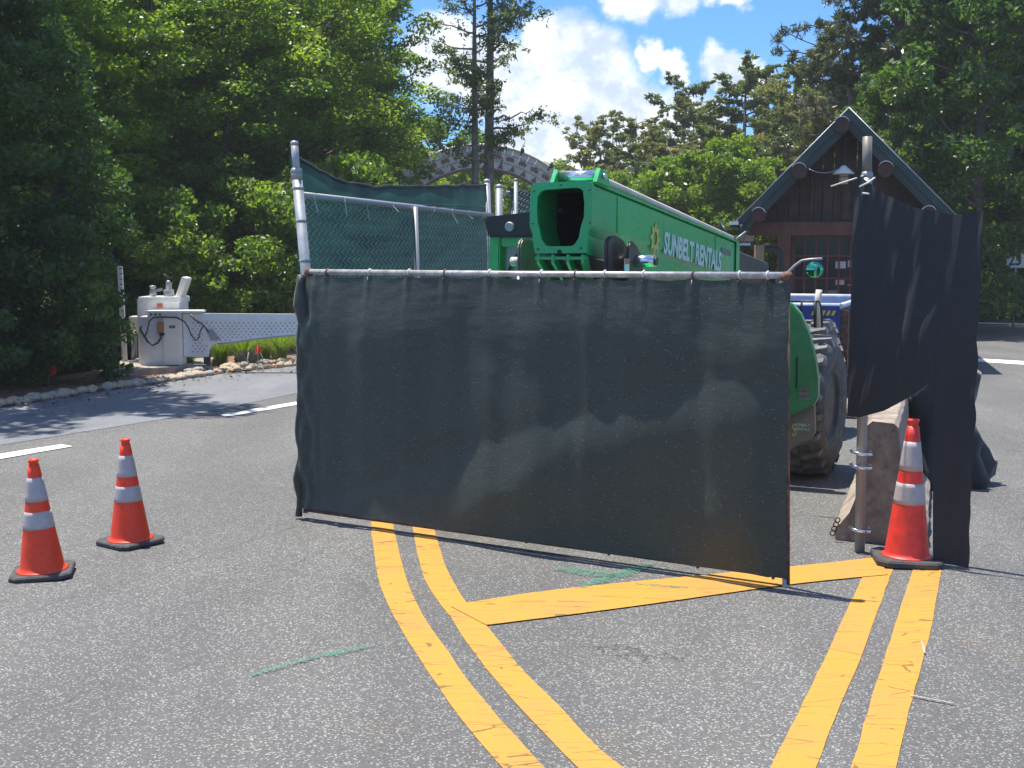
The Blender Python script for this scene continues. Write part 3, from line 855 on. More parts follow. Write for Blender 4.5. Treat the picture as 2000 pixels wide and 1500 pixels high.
fA0 = Vector(((632 - 1000) / FPX * 10.0, 10.0, 0)); fA1 = Vector((-0.22, 15.1, 0))
fence = thing('chain_link_fence', 'tall chain-link fence with green screen hung behind it, running back from the leaning post', 'fence', fA0)
lean = Vector((-0.076, 0, 1))
post(lean, fA0, 0.042, 2.62, M['galv'], fence)
post(Vector((-0.06, 0, 1)), fA0 + Vector((-0.196, 0, 2.58)), 0.030, 0.26, M['galv'], fence, 'post_extension')
MB().lathe(fA0 + lean * 2.60, [(0.046, -0.05), (0.047, 0.0), (0.034, 0.015)], 12).build('post_collar', M['galv'], fence)
for z_ in (2.48, 2.22, 1.9):
    MB().lathe(fA0 + lean * z_, [(0.044, -0.012), (0.05, -0.010), (0.05, 0.010), (0.044, 0.012)], 12).build('clamp', M['galv_dull'], fence)
post(Vector((-0.03, 0, 1)), fA1, 0.038, 2.84, M['galv'], fence)
HR = 2.43
MB().tube([fA0 + Vector((-.185, 0, HR + .0)), fA1 + Vector((-.03, 0, HR))], 0.030, 10).build('top_rail', M['galv_dull'], fence)
pm = lerp(fA0, fA1, 0.47)
MB().tube([pm, pm + Vector((-.05, 0, HR))], 0.026, 10).build('post', M['galv_dull'], fence)
chain_link('chain_link_mesh', fA0 + Vector((.03, 0, .05)), fA1 + Vector((0, 0, .05)), fA0 + Vector((-.15, 0, HR - .02)), fA1 + Vector((-.03, 0, HR - .02)), 0.11, 0.0042, M['wire'], fence)
dA = (fA1 - fA0).normalized(); nA = Vector((dA.y, -dA.x, 0))
def screenA(u, v):
    p = lerp(fA0, fA1, u)
    topz = interp(u, [0, .03, .2, .33, .45, .6, 1], [2.76, 2.72, 2.58, 2.58, 2.62, 2.66, 2.79]) + 0.02 * mnoise.noise((u * 14, 0, 0))
    z = lerp(topz, 0.1, v)
    d = -0.075 + 0.025 * mnoise.noise((u * 3, v * 5, 1)) + 0.015 * mnoise.noise((u * 9, v * 26, 2)) + 0.03 * math.exp(-v * 10) * mnoise.noise((u * 22, 1, 2))
    return p + nA * d + Vector((-0.17 * (z / 2.6) * (1 - u), 0, z))
grid_obj('screen_cloth', 110, 60, screenA, M['screen_green'], fence)
hem = []
for k in range(60):
    u = k / 59
    p = screenA(u, 0.0); hem.append(p + Vector((0, 0, 0.005 + 0.01 * mnoise.noise((u * 30, 0, 0)))))
MB().tube(hem, [0.016 + 0.012 * abs(mnoise.noise((k * .4, 2, 2))) for k in range(60)], 6).build('rolled_hem', M['black'], fence)
wire = [screenA(u, 0.10 - 0.03 * math.sin(u * 3)) + Vector((0, -0.02, 0)) for u in np.linspace(0, 1, 20)]
MB().tube(wire, 0.0035, 4).build('tension_wire', M['galv_dull'], fence)
rr = random.Random(5)
for k in range(9):
    u = 0.05 + k * .11; c = lerp(fA0, fA1, u) + Vector((-.17 * (1 - u), 0, HR))
    MB().tube([c + Vector((0, -.03, .03)), c + Vector((rr.uniform(-.02, .02), -.045, -.02)), c + Vector((rr.uniform(-.07, .07), -.06, -rr.uniform(.06, .16)))], 0.003, 4).build('tie_wire', M['tie'], fence)

fB0 = Vector((-0.08, 15.4, 0)); fB1 = Vector((0.95, 18.2, 0))
fence2 = thing('chain_link_fence', 'shorter run of screened chain-link fence between the capped post and the green machine', 'fence', fB0)
post(Vector((0, 0, 1)), fB0 + Vector((-.08, 0.0, 0)), 0.045, 2.79, M['galv_dull'], fence2)
post(Vector((0, 0, 1)), fB0 + Vector((.10, .1, 0)), 0.035, 2.60, M['galv_dull'], fence2)
post(Vector((0, 0, 1)), Vector((0.045, 15.0, 0)), 0.022, 2.85, M['galv'], fence2)
post(Vector((0, 0, 1)), fB1, 0.035, 2.8, M['galv_dull'], fence2)
MB().tube([fB0 + Vector((0, 0, 2.72)), fB1 + Vector((0, 0, 2.72))], 0.022, 8).build('top_rail', M['galv_dull'], fence2)
chain_link('chain_link_mesh', Vector((.06, 15.02, .05)), Vector((.5, 15.6, .05)), Vector((.06, 15.02, 2.78)), Vector((.5, 15.6, 2.62)), 0.06, 0.003, M['galv_dull'], fence2)
def screenB(u, v):
    p = lerp(fB0, fB1, u)
    z = lerp(2.77 - 0.05 * math.sin(math.pi * u) + .01 * mnoise.noise((u * 20, 0, 0)), 0.1, v)
    return p + Vector((0.05 + .03 * mnoise.noise((u * 4, v * 9, 3)), .05, z))
grid_obj('screen_cloth', 40, 40, screenB, M['screen_green'], fence2)
MB().tube([screenB(u, 0) for u in np.linspace(0, 1, 20)], 0.02, 6).build('rolled_hem', M['black'], fence2)

# ================================================================== dark screened panel on the right
rP0 = Vector(((1697 - 1000) / FPX * 7.9, 7.95, 0)); rP1 = Vector((2.895, 7.50, 0))
pan = thing('screen_panel', 'narrow black cloth panel hung between posts in front of the hut, above the red cone', 'fence panel', rP0)
post(Vector((-0.01, 0, 1)), rP0, 0.034, 2.46, M['galv_dull'], pan, 'post')
MB().tube([rP0 + Vector((-.025, .0, 2.40)), rP0 + Vector((-.03, 0, 2.70))], 0.03, 10).build('post_sleeve', M['grey_plate'], pan)
post(Vector((0.0, 0, 1)), rP1 + Vector((-.06, .08, 0)), 0.022, 2.16, M['galv_dull'], pan, 'post')
for z_ in (0.66, 0.57, 0.15):
    c = rP0 + Vector((-.01 * z_, 0, z_))
    pts = [c + Vector((0.075, 0.06, .0)), c + Vector((0.05, -0.042, -0.004)), c + Vector((-0.01, -0.055, 0)), c + Vector((-0.05, -0.03, 0.006)), c + Vector((-0.055, 0.05, 0.008))]
    MB().tube(pts, 0.011, 7).build('pipe_clamp', M['chrome'], pan)
dR = (rP1 - rP0); nR = Vector((dR.y, -dR.x, 0)).normalized()
if nR.y > 0: nR = -nR
def screenR(u, v):
    p = lerp(rP0, rP1, u * 1.075 - .105)
    topz = interp(u, [0, .06, .25, .5, .8, 1], [2.48, 2.44, 2.33, 2.24, 2.19, 2.22])
    botz = interp(u, [0, .10, .3, .5, .64, .69, .73, 1], [0.905, 0.905, 0.96, 1.06, 1.15, 1.10, 0.03, 0.02])
    z = lerp(topz, botz, v)
    d = 0.078 + 0.014 * mnoise.noise((u * 3, v * 2, 1)) + 0.014 * mnoise.noise((u * 10 + v * 3, v * 2.4, 2)) + 0.004 * mnoise.noise((u * 26 + v * 8, v * 3, 6))
    d += 0.025 * math.exp(-((u - .3 - v * .4) / .09) ** 2) * v
    e = 0.02 * mnoise.noise((0, v * 13, 5)) if u > .97 else 0
    return p + nR * d + Vector((e, 0, z))
grid_obj('screen_cloth', 120, 110, screenR, M['screen_black'], pan)
for (dx, dz, ln, sl) in ((-.09, 2.38, .10, .12), (-.07, 2.34, .08, -.02)):
    c = rP0 + Vector((dx, -.06, dz))
    MB().tube([c, c + Vector((ln * .5, -.01, sl * .2)), c + Vector((ln, .0, sl * .5))], 0.006, 5).build('tie', M['tie'], pan)
MB().tube([rP0 + Vector((-.26, -.02, 2.385)), rP0 + Vector((-.03, -.02, 2.46))], 0.005, 5).build('tie_wire', M['tie'], pan)
# bundle of dark cloth lying beyond the panel
bund = MB()
bc = Vector((3.62, 10.4, 0))
prof = [(0.40, 0.0), (0.43, 0.06), (0.40, .16), (0.36, 0.28), (.37, .40), (0.34, 0.52), (.30, .66), (0.27, 0.80), (0.16, 0.90), (.04, .94), (0.0, 0.94)]
vs = []; n = 36
for i, (r_, h_) in enumerate(prof):
    for k in range(n):
        a = 2 * math.pi * k / n
        q = r_ * (.92 + 0.55 * mnoise.noise((math.cos(a) * 1.9, math.sin(a) * 1.9, h_ * 3)) + .12 * math.sin(a * 7 + h_ * 5))
        vs.append(bc + Vector((q * math.cos(a) * 1.15, q * math.sin(a) * .7, h_ * (1.08 + .12 * math.sin(3 * a)))))
bund.add(vs, [(i * n + k, i * n + (k + 1) % n, (i + 1) * n + (k + 1) % n, (i + 1) * n + k) for i in range(len(prof) - 1) for k in range(n)], True)
bu = bund.build('cloth_bundle', M['screen_black'])
tag(bu, 'slumped heap of dark cloth on the asphalt beyond the black panel, at the right edge', 'cloth')

# ================================================================== concrete barrier
bar0 = Vector((2.49, 8.18, 0)); bdir = Vector((0.33, 0.944, 0)); bside = Vector((0.944, -0.33, 0))
bp_ = [(-.305, .0), (-.305, .08), (-.285, .11), (-.20, .20), (-.155, .32), (-.13, .45), (-.105, .80), (-.08, .83), (.08, .83), (.105, .80), (.13, .45), (.155, .32), (.20, .20), (.285, .11), (.305, .08), (.305, 0)]
def bar_mesh():
    vs = []; fs = []; n = len(bp_); K = 40
    for k in range(K + 1):
        for q, (w, h) in enumerate(bp_):
            nzv = 0.012 * mnoise.noise((w * 6, h * 7, k * .35)) + (0.02 * mnoise.noise((w * 14, h * 14, 3)) if k == 0 else 0)
            chip = -0.05 if (k == 0 and q in (0, 1, 2)) else 0
            vs.append(bar0 + bdir * (2.9 * k / K - chip * .4) + bside * (w * (1 + chip) + nzv) + Vector((0, 0, max(0, h + nzv * .5))))
    for k in range(K):
        for q in range(n - 1):
            a = k * n + q; fs.append((a, a + 1, a + n + 1, a + n))
    m = MB(); m.add(vs, fs, False)
    m.f.append(tuple(range(n))); m.sm.append(False)
    m.f.append(tuple(reversed([K * n + q for q in range(n)]))); m.sm.append(False)
    return m
barr = thing('concrete_barrier', 'weathered brown concrete road barrier seen end-on behind the red cone', 'barrier', (bar0.x, bar0.y, 0))
bar_mesh().build('barrier_block', M['barrier'], barr)
cp = bar0 + bside * -.27 + Vector((0, 0, .12)) - bdir * .01
lp = MB()
for k in range(4):
    q = cp + Vector((-.01 - .01 * k, -.01, -.03 * k + .03))
    lp.tube([q + Vector((.018 * math.cos(a), -.004, .018 * math.sin(a))) for a in np.linspace(0, 2 * math.pi, 9)], 0.005, 5)
lp.build('steel_loop', M['rust'], barr)

# ================================================================== traffic cones
def make_cone(label, H, vinyl, slim=1.0, group='traffic cones standing on the asphalt'):
    t = thing('traffic_cone', label, 'cone', (0, 0, 0), 0, group)
    s = H / 0.71
    bt = 0.032 * s; rb = 0.132 * s * slim; rt = 0.030 * s * (.5 + .5 * slim)
    def rad(z): return lerp(rb, rt, (z - bt) / (H * .97 - bt))
    w = 0.178 * s * (.4 + .6 * slim); c = 0.045 * s
    base = MB()
    def octo(k, z): return [Vector((x * k, y * k, z)) for x, y in ((-w, -w + c), (-w + c, -w), (w - c, -w), (w, -w + c), (w, w - c), (w - c, w), (-w + c, w), (-w, w - c))]
    rings = [octo(.985, .002), octo(1, .008), octo(1, bt * .72), octo(.96, bt)]
    vs = [p for r_ in rings for p in r_]
    base.add(vs, [tuple(range(8))[::-1], tuple(range(24, 32))] + [(i * 8 + k, i * 8 + (k + 1) % 8, (i + 1) * 8 + (k + 1) % 8, (i + 1) * 8 + k) for i in range(3) for k in range(8)])
    base.build('base', M['rubber'], t, local=True)
    pr = [(rb * 1.16, bt), (rb * 1.10, bt + .006), (rb, bt + .014)]
    MB().lathe((0, 0, 0), pr + [(rad(z), z) for z in np.linspace(bt + .03, H * .955, 14)], 32).build('cone_body', vinyl, t, local=True)
    zt = H * .935
    MB().lathe((0, 0, 0), [(rad(zt) * .98, zt - .01), (rad(zt) * .80, zt + .002), (rad(zt) * .80, H * .975), (rad(zt) * .95, H * .985), (rad(zt) * .95, H), (rad(zt) * .72, H), (rad(zt) * .70, H - .02)], 20).build('cone_grip', vinyl, t, local=True)
    for a, b in ((.847, .647), (.560, .415)):
        prf = [(rad(z * H) + .0022, z * H) for z in np.linspace(b, a, 6)]
        prf = [(prf[0][0] - .002, prf[0][1])] + prf + [(prf[-1][0] - .002, prf[-1][1])]
        m = MB(); m.lathe((0, 0, 0), prf, 32)
        m.f = m.f[:-2]; m.sm = m.sm[:-2]
        m.build('reflective_collar', M['reflective'], t, local=True)
    return t
c1 = make_cone('orange cone with two white collars nearest the left picture edge', 0.715, M['orange'])
c1.location = G(84, 1123); c1.rotation_euler = (R(1), R(-2.2), R(14))
c2 = copy_tree(c1); c2['label'] = 'orange cone turned cornerwise, second from the left, nearer the white lane dashes'
c2.location = G(255, 1062); c2.rotation_euler = (0, R(-1.2), R(52))
c3 = make_cone('tall scuffed red cone in front of the concrete barrier', 0.915, M['red_orange'], .82)
c3.location = G(1770, 1098); c3.rotation_euler = (0, R(.9), R(-8))
for c in (c1, c2, c3): c.location.z = 0.006

# ================================================================== green telescopic handler, seen from behind
O = At(1095, 432, 8.9)
f2 = Vector((0.44, 0.90, 0)).normalized()
fa = (f2 + Vector((0, 0, -0.103))).normalized()
rw = Vector((f2.y, -f2.x, 0))
up = rw.cross(fa).normalized()
if up.z < 0: up = -up
def T(s, w, h): return O + fa * s + rw * w + Vector((0, 0, h))
def TG(s, w, z):          # level frame, absolute height
    p = O + f2 * s + rw * w; return Vector((p.x, p.y, z))
tel = thing('telehandler', 'big green telescopic handler parked behind the screened gate, rear end toward the viewer', 'construction machine', (O.x, O.y, 0))
def zoomwh(zx, zy): return ((zx - 1030) * .17 / 247, (600 - zy) * .17 / 270)
outer = [(700, 175), (720, 162), (1320, 150), (1360, 165), (1385, 195), (1387, 400), (1385, 600), (1355, 690), (1332, 740), (1332, 860), (1328, 950), (1315, 962), (745, 966), (735, 960), (715, 860), (705, 740), (685, 690), (672, 630), (676, 400), (684, 205)]
inner = [(800, 262), (850, 240), (1180, 226), (1240, 232), (1280, 262), (1296, 400), (1292, 560), (1262, 650), (1246, 730), (1235, 790), (1190, 862), (1150, 882), (900, 884), (860, 872), (812, 810), (796, 740), (785, 680), (766, 620), (756, 480), (762, 320)]
outW = [T(0, *zoomwh(*p)) for p in outer]; inW = [T(0, *zoomwh(*p)) for p in inner]
MB().ring_prism(outW, inW, fa * 0.035).build('rear_frame', M['green'], tel)
# boom tube: octagonal section tapering forward, open at the rear
def boomsec(s, k=1.0, dz=0):
    pts = [(-.22, .262), (-.19, .285), (.19, .285), (.222, .262), (.222, -.02), (.19, -.10), (.19, -.235), (-.19, -.235), (-.19, -.10), (-.222, -.02)]
    return [T(s, w * k, h * k + dz) for w, h in pts]
def loft(secs, name, mat, capend=True):
    n = len(secs[0]); vs = [p for q in secs for p in q]
    fs = [(i * n + k, i * n + (k + 1) % n, (i + 1) * n + (k + 1) % n, (i + 1) * n + k) for i in range(len(secs) - 1) for k in range(n)]
    m = MB().add(vs, fs)
    if capend:
        m.f.append(tuple((len(secs) - 1) * n + k for k in range(n))); m.sm.append(False)
    return m.build(name, mat, tel)
loft([boomsec(.036, .985), boomsec(3.84, .985)], 'boom', M['green'], False)
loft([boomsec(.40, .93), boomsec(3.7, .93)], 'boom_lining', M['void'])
loft([boomsec(3.66, .78), boomsec(5.3, .78)], 'inner_boom', M['dark_metal'])
for (w, h) in ((-.16, .16), (.15, .1), (0.02, -.12)):
    MB().tube([T(.35, w, h * .8), T(.9, w, h * .7)], 0.02, 8).build('hydraulic_hose', M['black'], tel)
# collar at the front of the outer tube
loft([boomsec(3.78, 1.05), boomsec(3.90, 1.05)], 'boom_collar', M['green'])
# flange strip and long steel tube on top
MB().hexa([T(.05, .18, .288), T(.05, .235, .288), T(.05, .235, .272), T(.05, .18, .272)], [T(3.8, .18, .288), T(3.8, .235, .288), T(3.8, .235, .272), T(3.8, .18, .272)]).build('edge_strip', M['green'], tel)
MB().tube([T(.22, .20, .338), T(3.72, .20, .305)], 0.024, 10).build('hydraulic_pipe', M['cream'], tel)
MB().tube([T(.30, .14, .322), T(3.70, .15, .295)], 0.014, 8).build('hydraulic_pipe', M['dark_metal'], tel)
for s_ in (.9, 1.8, 2.7, 3.5):
    MB().box(T(s_, .17, .305), (.05, .05, .04), Matrix.Rotation(-math.atan2(f2.x, f2.y), 3, 'Z')).build('pipe_bracket', M['green'], tel)
RZ = Matrix.Rotation(-math.atan2(f2.x, f2.y), 3, 'Z')
MB().tube([T(3.55, .2, .33), T(3.68, .1, .45), T(3.85, .05, .42), T(4.0, 0.02, .25)], 0.014, 7).build('hydraulic_hose', M['black'], tel)
MB().tube([T(3.75, .24, .30), T(3.85, .3, .38), T(3.95, .26, .29)], 0.010, 7).build('hydraulic_hose', M['galv'], tel)
# roller box on the top of the rear
for w in (-.10, .235):
    MB().prism([T(.03, w, .28), T(.30, w, .28), T(.24, w, .375), T(.10, w, .385)], rw * .03).build('roller_bracket', M['green'], tel)
MB().tube([T(.15, -.07, .335), T(.15, .235, .335)], 0.048, 14).build('roller', M['chrome'], tel)
MB().tube([T(.15, .262, .335), T(.15, .29, .335)], 0.022, 10).build('roller_pin', M['chrome'], tel)
# slotted foot below the opening
MB().hexa([T(.02, -.17, -.245), T(.02, .17, -.245), T(.30, .15, -.42), T(.30, -.15, -.42)], [T(.5, -.17, -.245), T(.5, .17, -.245), T(.5, .15, -.42), T(.5, -.15, -.42)]).build('boom_heel', M['dark_metal'], tel)
for w in (-.185, -.068, .05, .165):
    MB().prism([T(-.01, w, -.24), T(.06, w, -.24), T(.30, w * .8, -.47), T(.22, w * .8, -.47), T(-.01, w, -.30)], rw * .022).build('heel_rib', M['green'], tel)
MB().box(T(.02, 0, -.262), (.40, .05, .022), RZ).build('heel_flange', M['green'], tel)
for zx, zy in ((770, 915), (1262, 905), (722, 250), (1352, 250), (705, 620), (1360, 620), (1030, 190)):
    MB().lathe(T(-.001, *zoomwh(zx, zy)), [(0.0, .006), (.007, .006), (.008, 0), (.008, -.004)], 8, axis=-fa).build('bolt', M['dark_metal'], tel)
MB().lathe(T(-.002, *zoomwh(1018, 950)), [(0.0, .002), (.018, .002), (.018, -.004)], 12, axis=-fa).build('drain_hole', M['void'], tel)
for s_ in (.55, 2.2, 3.1):
    MB().hexa([T(s_, .2215, -.02), T(s_ + .02, .2215, -.02), T(s_ + .02, .2215, .25), T(s_, .2215, .25)], [T(s_, .2245, -.02), T(s_ + .02, .2245, -.02), T(s_ + .02, .2245, .25), T(s_, .2245, .25)]).build('weld_seam', M['green'], tel) if s_ != 2.2 else None
# pivot plates
def plate(w, th, mat, s0, s1, ztop, name='pivot_plate'):
    pr = []
    L_ = s1 - s0
    for a, b in ((0, -.07), (.03, -.03), (.09, -.005), (.3, 0), (.55, -.03), (.75, -.09), (.90, -.18), (1.0, -.32)):
        pr.append(TG(s0 + a * L_, w, ztop + b))
    pr += [TG(s1 + .12, w, 1.0), TG(s0, w, 1.0)]
    return MB().prism(pr, rw * th).build(name, mat, tel, bevel=.012)
plate(-.40, .03, M['grey_plate'], .10, .60, 2.075)
plate(.30, .035, M['brown_plate'], .08, .66, 2.09)
plate(.395, .02, M['brown_plate'], .28, .62, 2.05)
MB().tube([TG(.16, -.47, 1.90), TG(.16, -.40, 1.90)], 0.035, 12).build('pivot_pin', M['cream'], tel)
MB().tube([TG(.45, .36, 1.905), TG(.45, .56, 1.905)], 0.045, 16).build('pivot_pin', M['chrome'], tel)
MB().tube([TG(.45, .56, 1.905), TG(.45, .575, 1.905)], 0.030, 12).build('pivot_pin', M['dark_metal'], tel)
MB().box(TG(.225, .424, 1.86), (.006, .09, .13), RZ).build('warning_label', M['decal_white'], tel)
MB().box(TG(.225, .426, 1.905), (.008, .088, .04), RZ).build('warning_label', M['decal_red'], tel)
# lettering on the boom's right side (slightly proud of the plate)
def side(s, h): return T(s, .2215, h)
sx0 = 1.30
text_obj('lettering', 'SUNBELT RENTALS', M['decal_white'], side(1.62, -.055) + rw * .002, fa, up, 0.245, sx=.80, parent=tel, extrude=.0015, offset=.009)
sunp = MB(); cc = side(1.40, .035) + rw * .002
op = []; ip = []
for k in range(16):
    a = 2 * math.pi * k / 16
    ro = .135 if k % 2 == 0 else .085
    op.append(cc + fa * math.cos(a) * ro * .95 + up * math.sin(a) * ro)
    ip.append(cc + fa * math.cos(a) * .045 + up * math.sin(a) * .055)
sunp.ring_prism(op, ip, rw * .003); sunp.build('sun_emblem', M['decal_yellow'], tel)
MB().hexa([side(3.30, .12), side(3.62, .12), side(3.62, .17), side(3.30, .17)], [p + rw * .003 for p in (side(3.30, .12), side(3.62, .12), side(3.62, .17), side(3.30, .17))]).build('small_plate', M['grey_plate'], tel)
# cab
def cabbox(s0, s1, w0, w1, z0, z1, name, mat, bevel=.01, lean_=0):
    q0 = [TG(s0, w0, z0), TG(s0, w1, z0), TG(s0 + lean_, w1, z1), TG(s0 + lean_, w0, z1)]
    q1 = [TG(s1, w0, z0), TG(s1, w1, z0), TG(s1 - lean_, w1, z1), TG(s1 - lean_, w0, z1)]
    return MB().hexa(q0, q1).build(name, mat, tel, bevel=bevel)
cabbox(1.30, 2.85, -1.20, -.36, 1.0, 1.25, 'cab_floor', M['green'])
q = [(-1.19, 2.10), (-1.22, 2.27), (-.30, 2.345), (-.30, 2.13), (-.44, 2.10)]
MB().prism([TG(1.16, w, z) for w, z in q], f2 * 1.7).build('cab_roof', M['black'], tel, bevel=.015)
for (a, b) in ((-1.20, -1.10), (-.46, -.36)):
    MB().hexa([TG(1.22, a - .03 * (a < -1), 1.2), TG(1.22, b - .03 * (a < -1), 1.2), TG(1.22, b, 2.11), TG(1.22, a, 2.11)], [TG(1.34, a - .03 * (a < -1), 1.2), TG(1.34, b - .03 * (a < -1), 1.2), TG(1.34, b, 2.11), TG(1.34, a, 2.11)]).build('cab_pillar', M['green'], tel, bevel=.01)
    cabbox(2.70, 2.82, a, b, 1.2, 2.11, 'cab_pillar', M['green'])
cabbox(1.235, 1.33, -1.10, -.46, 2.02, 2.10, 'cab_crossbar', M['green'])
cabbox(1.235, 1.33, -1.10, -.46, 1.2, 1.45, 'cab_panel', M['green'])
cabbox(1.30, 1.315, -1.09, -.47, 1.45, 2.03, 'cab_window', M['glass'], 0)
gk = [TG(1.27, -1.07 + .0 + .20 * (1 - math.cos(a)), 1.62 + .37 * math.sin(a)) for a in np.linspace(0, math.pi / 2, 12)]
MB().tube([TG(1.27, -1.07, 1.45)] + gk + [TG(1.27, -.47, 1.99)], 0.014, 6).build('window_seal', M['black'], tel)
cabbox(1.30, 2.75, -1.195, -1.185, 1.25, 2.10, 'cab_window', M['glass'], 0)
MB().lathe(TG(1.14, -.97, 2.185), [(0.0, .012), (.034, .012), (.040, .006), (.040, -.03)], 18, axis=-f2, smooth=False).build('work_lamp', M['galv'], tel)
# chassis, engine cover and rear counterweight
cabbox(-.05, 3.7, -.55, .62, .55, 1.15, 'chassis', M['dark_metal'])
cabbox(-.10, .9, -1.0, 1.0, .6, 1.45, 'counterweight', M['green'], .05)
hN = -f2; hP = TG(2.0, 1.0, 0)
hp = [(1440, 590), (1520, 586), (1545, 592), (1562, 612), (1577, 645), (1587, 680), (1593, 710), (1597, 745), (1597, 775), (1588, 792), (1560, 806), (1535, 818), (1440, 818)]
MB().prism([onplane(x, y, hP, hN) for x, y in hp], f2 * .10).build('engine_cover', M['green_dusty'], tel, bevel=.012)
hp2 = [(1440, 806), (1535, 806), (1589, 786), (1591, 845), (1583, 858), (1540, 880), (1440, 880)]
MB().prism([onplane(x, y, TG(2.06, 1.0, 0), hN) for x, y in hp2], f2 * .08).build('bumper_plate', M['grey_plate'], tel, bevel=.01)
lp0 = onplane(1546, 851, TG(2.055, 1, 0), hN)
text_obj('lettering', 'S', M['decal_yellow'], lp0, rw, Vector((0, 0, 1)), .15, sx=.6, parent=tel)
text_obj('lettering', 'SUNBELT', M['decal_white'], onplane(1553, 832, TG(2.055, 1, 0), hN), rw, Vector((0, 0, 1)), .035, sx=.85, parent=tel)
text_obj('lettering', 'RENTALS', M['decal_white'], onplane(1553, 840, TG(2.055, 1, 0), hN), rw, Vector((0, 0, 1)), .035, sx=.85, parent=tel)
a_ = onplane(1556, 728, TG(1.995, 1, 0), hN)
MB().box(a_, (.012, .008, .26), RZ).build('cover_latch', M['black'], tel)
for k in range(3):
    MB().box(onplane(1571, 760 + 9 * k, TG(1.997, 1, 0), hN), (.085, .006, .028), RZ).build('faded_decal', M['grey_plate'], tel)
# rail and exhaust on the engine cover
def hq(px, py, s=2.35): return onplane(px, py, TG(s, 1.0, 0), hN)
MB().tube([hq(1540, 589), hq(1600, 589), hq(1604, 600), hq(1606, 640)], 0.010, 6).build('cover_rail', M['black'], tel)
MB().tube([hq(1566, 589), hq(1564, 615)], 0.010, 6).build('cover_rail', M['black'], tel)
MB().tube([hq(1592, 589), hq(1592, 640)], 0.014, 6).build('cover_rail', M['black'], tel)
MB().tube([hq(1597, 640, 2.6), hq(1597, 592, 2.6), hq(1600, 566, 2.6)], [.03, .03, .028], 12).build('exhaust_pipe', M['cream'], tel)
# round mirror on its arm
MP = TG(1.1, 1.0, 0)
def mq(px, py): return onplane(px, py, MP, hN)
MB().tube([mq(1500, 590), mq(1538, 533), mq(1552, 519), mq(1566, 509), mq(1580, 507), mq(1606, 505)], 0.010, 8).build('mirror_arm', M['galv'], tel)
mc = mq(1591, 527)
MB().lathe(mc, [(0.0, .012), (.035, .009), (.062, .0), (.067, -.004), (.067, -.012)], 28, axis=(CAMP - mc).normalized()).build('mirror', M['mirror'], tel)
MB().lathe(mc, [(.062, -.002), (.070, .004), (.072, -.006), (.066, -.016), (0.0, -.03)], 28, axis=(CAMP - mc).normalized()).build('mirror_rim', M['black'], tel)
# wheels
def make_wheel(center, out):
    wd, rad_ = .40, .625
    w_ = MB()
    w_.lathe(center, [(.30, -wd / 2 + .03), (.38, -wd / 2 + .005), (.50, -wd / 2 - .01), (.565, -wd / 2 + .02), (.592, -wd / 2 + .07), (.592, wd / 2 - .07), (.565, wd / 2 - .02), (.50, wd / 2 + .01), (.38, wd / 2 - .005), (.30, wd / 2 - .03)], 48, axis=out)
    w_.f = w_.f[:-2]; w_.sm = w_.sm[:-2]
    ty = w_.build('tyre', M['tyre'], tel)
    t1 = out.orthogonal().normalized(); t2 = out.cross(t1)
    NL = 22
    for side_ in (-1, 1):
        for k in range(NL):
            a0 = 2 * math.pi * (k + (.5 if side_ > 0 else 0)) / NL
            def P(a, ax, r_): return center + out * ax + (t1 * math.cos(a) + t2 * math.sin(a)) * r_
            e = wd / 2 * side_
            sk = .10
            lugw = .105
            q0 = [P(a0 + sk, e * .02, .585), P(a0 + sk + lugw, e * .02, .585), P(a0 + lugw * .9, e * 1.01, .560), P(a0, e * 1.01, .560)]
            q1 = [P(a0 + sk + .012, e * .04, .625), P(a0 + sk + lugw - .012, e * .04, .625), P(a0 + lugw * .9 - .01, e * .90, .620), P(a0 + .01, e * .90, .620)]
            o = MB().hexa(q0, q1).build('tread_lug', M['tyre_tread'], ty)
    rm = MB().lathe(center, [(0.0, wd / 2 - .10), (.09, wd / 2 - .09), (.10, wd / 2 - .12), (.24, wd / 2 - .14), (.30, wd / 2 - .035), (.31, wd / 2 - .02), (.315, wd / 2 - .05)], 32, axis=out)
    rm.build('rim', M['dark_metal'], tel)
make_wheel(TG(2.80, 1.22, .625), rw)
make_wheel(TG(2.80, -1.02, .625), -rw)
make_wheel(TG(5.4, .66, .625), rw)
make_wheel(TG(5.4, -1.02, .625), -rw)
MB().tube([TG(2.8, -1.0, .6), TG(2.8, 1.2, .6)], .09, 10).build('axle', M['dark_metal'], tel)
MB().tube([TG(5.4, -1.0, .6), TG(5.4, .6, .6)], .09, 10).build('axle', M['dark_metal'], tel)
cabbox(3.6, 6.0, -.45, .5, .55, 1.1, 'chassis', M['dark_metal'])
MB().prism([T(5.3, -.25, .15), T(5.9, -.25, -.1), T(6.1, -.25, -.8), T(5.9, -.25, -.8), T(5.3, -.25, -.3)], rw * .5).build('boom_head', M['dark_metal'], tel)

# timber frame standing beyond the machine
tb = thing('timber_frame', 'tan timber post with a crossbar, just left of the hut beyond the green boom', 'timber post', (At(1483, 600, 18.5).x, 18.5, 0))
MB().box((At(1483, 480, 18.5).x, 18.5, 1.05), (.13, .13, 2.1)).build('timber_post', M['wood_tan'], tb, bevel=.006)
MB().box(At(1452, 466, 18.4), (.30, .10, .09)).build('crossbar', M['wood_tan'], tb, bevel=.006)
MB().box(At(1450, 477, 18.45), (.22, .10, .035)).build('crossbar', M['white_cap'], tb)

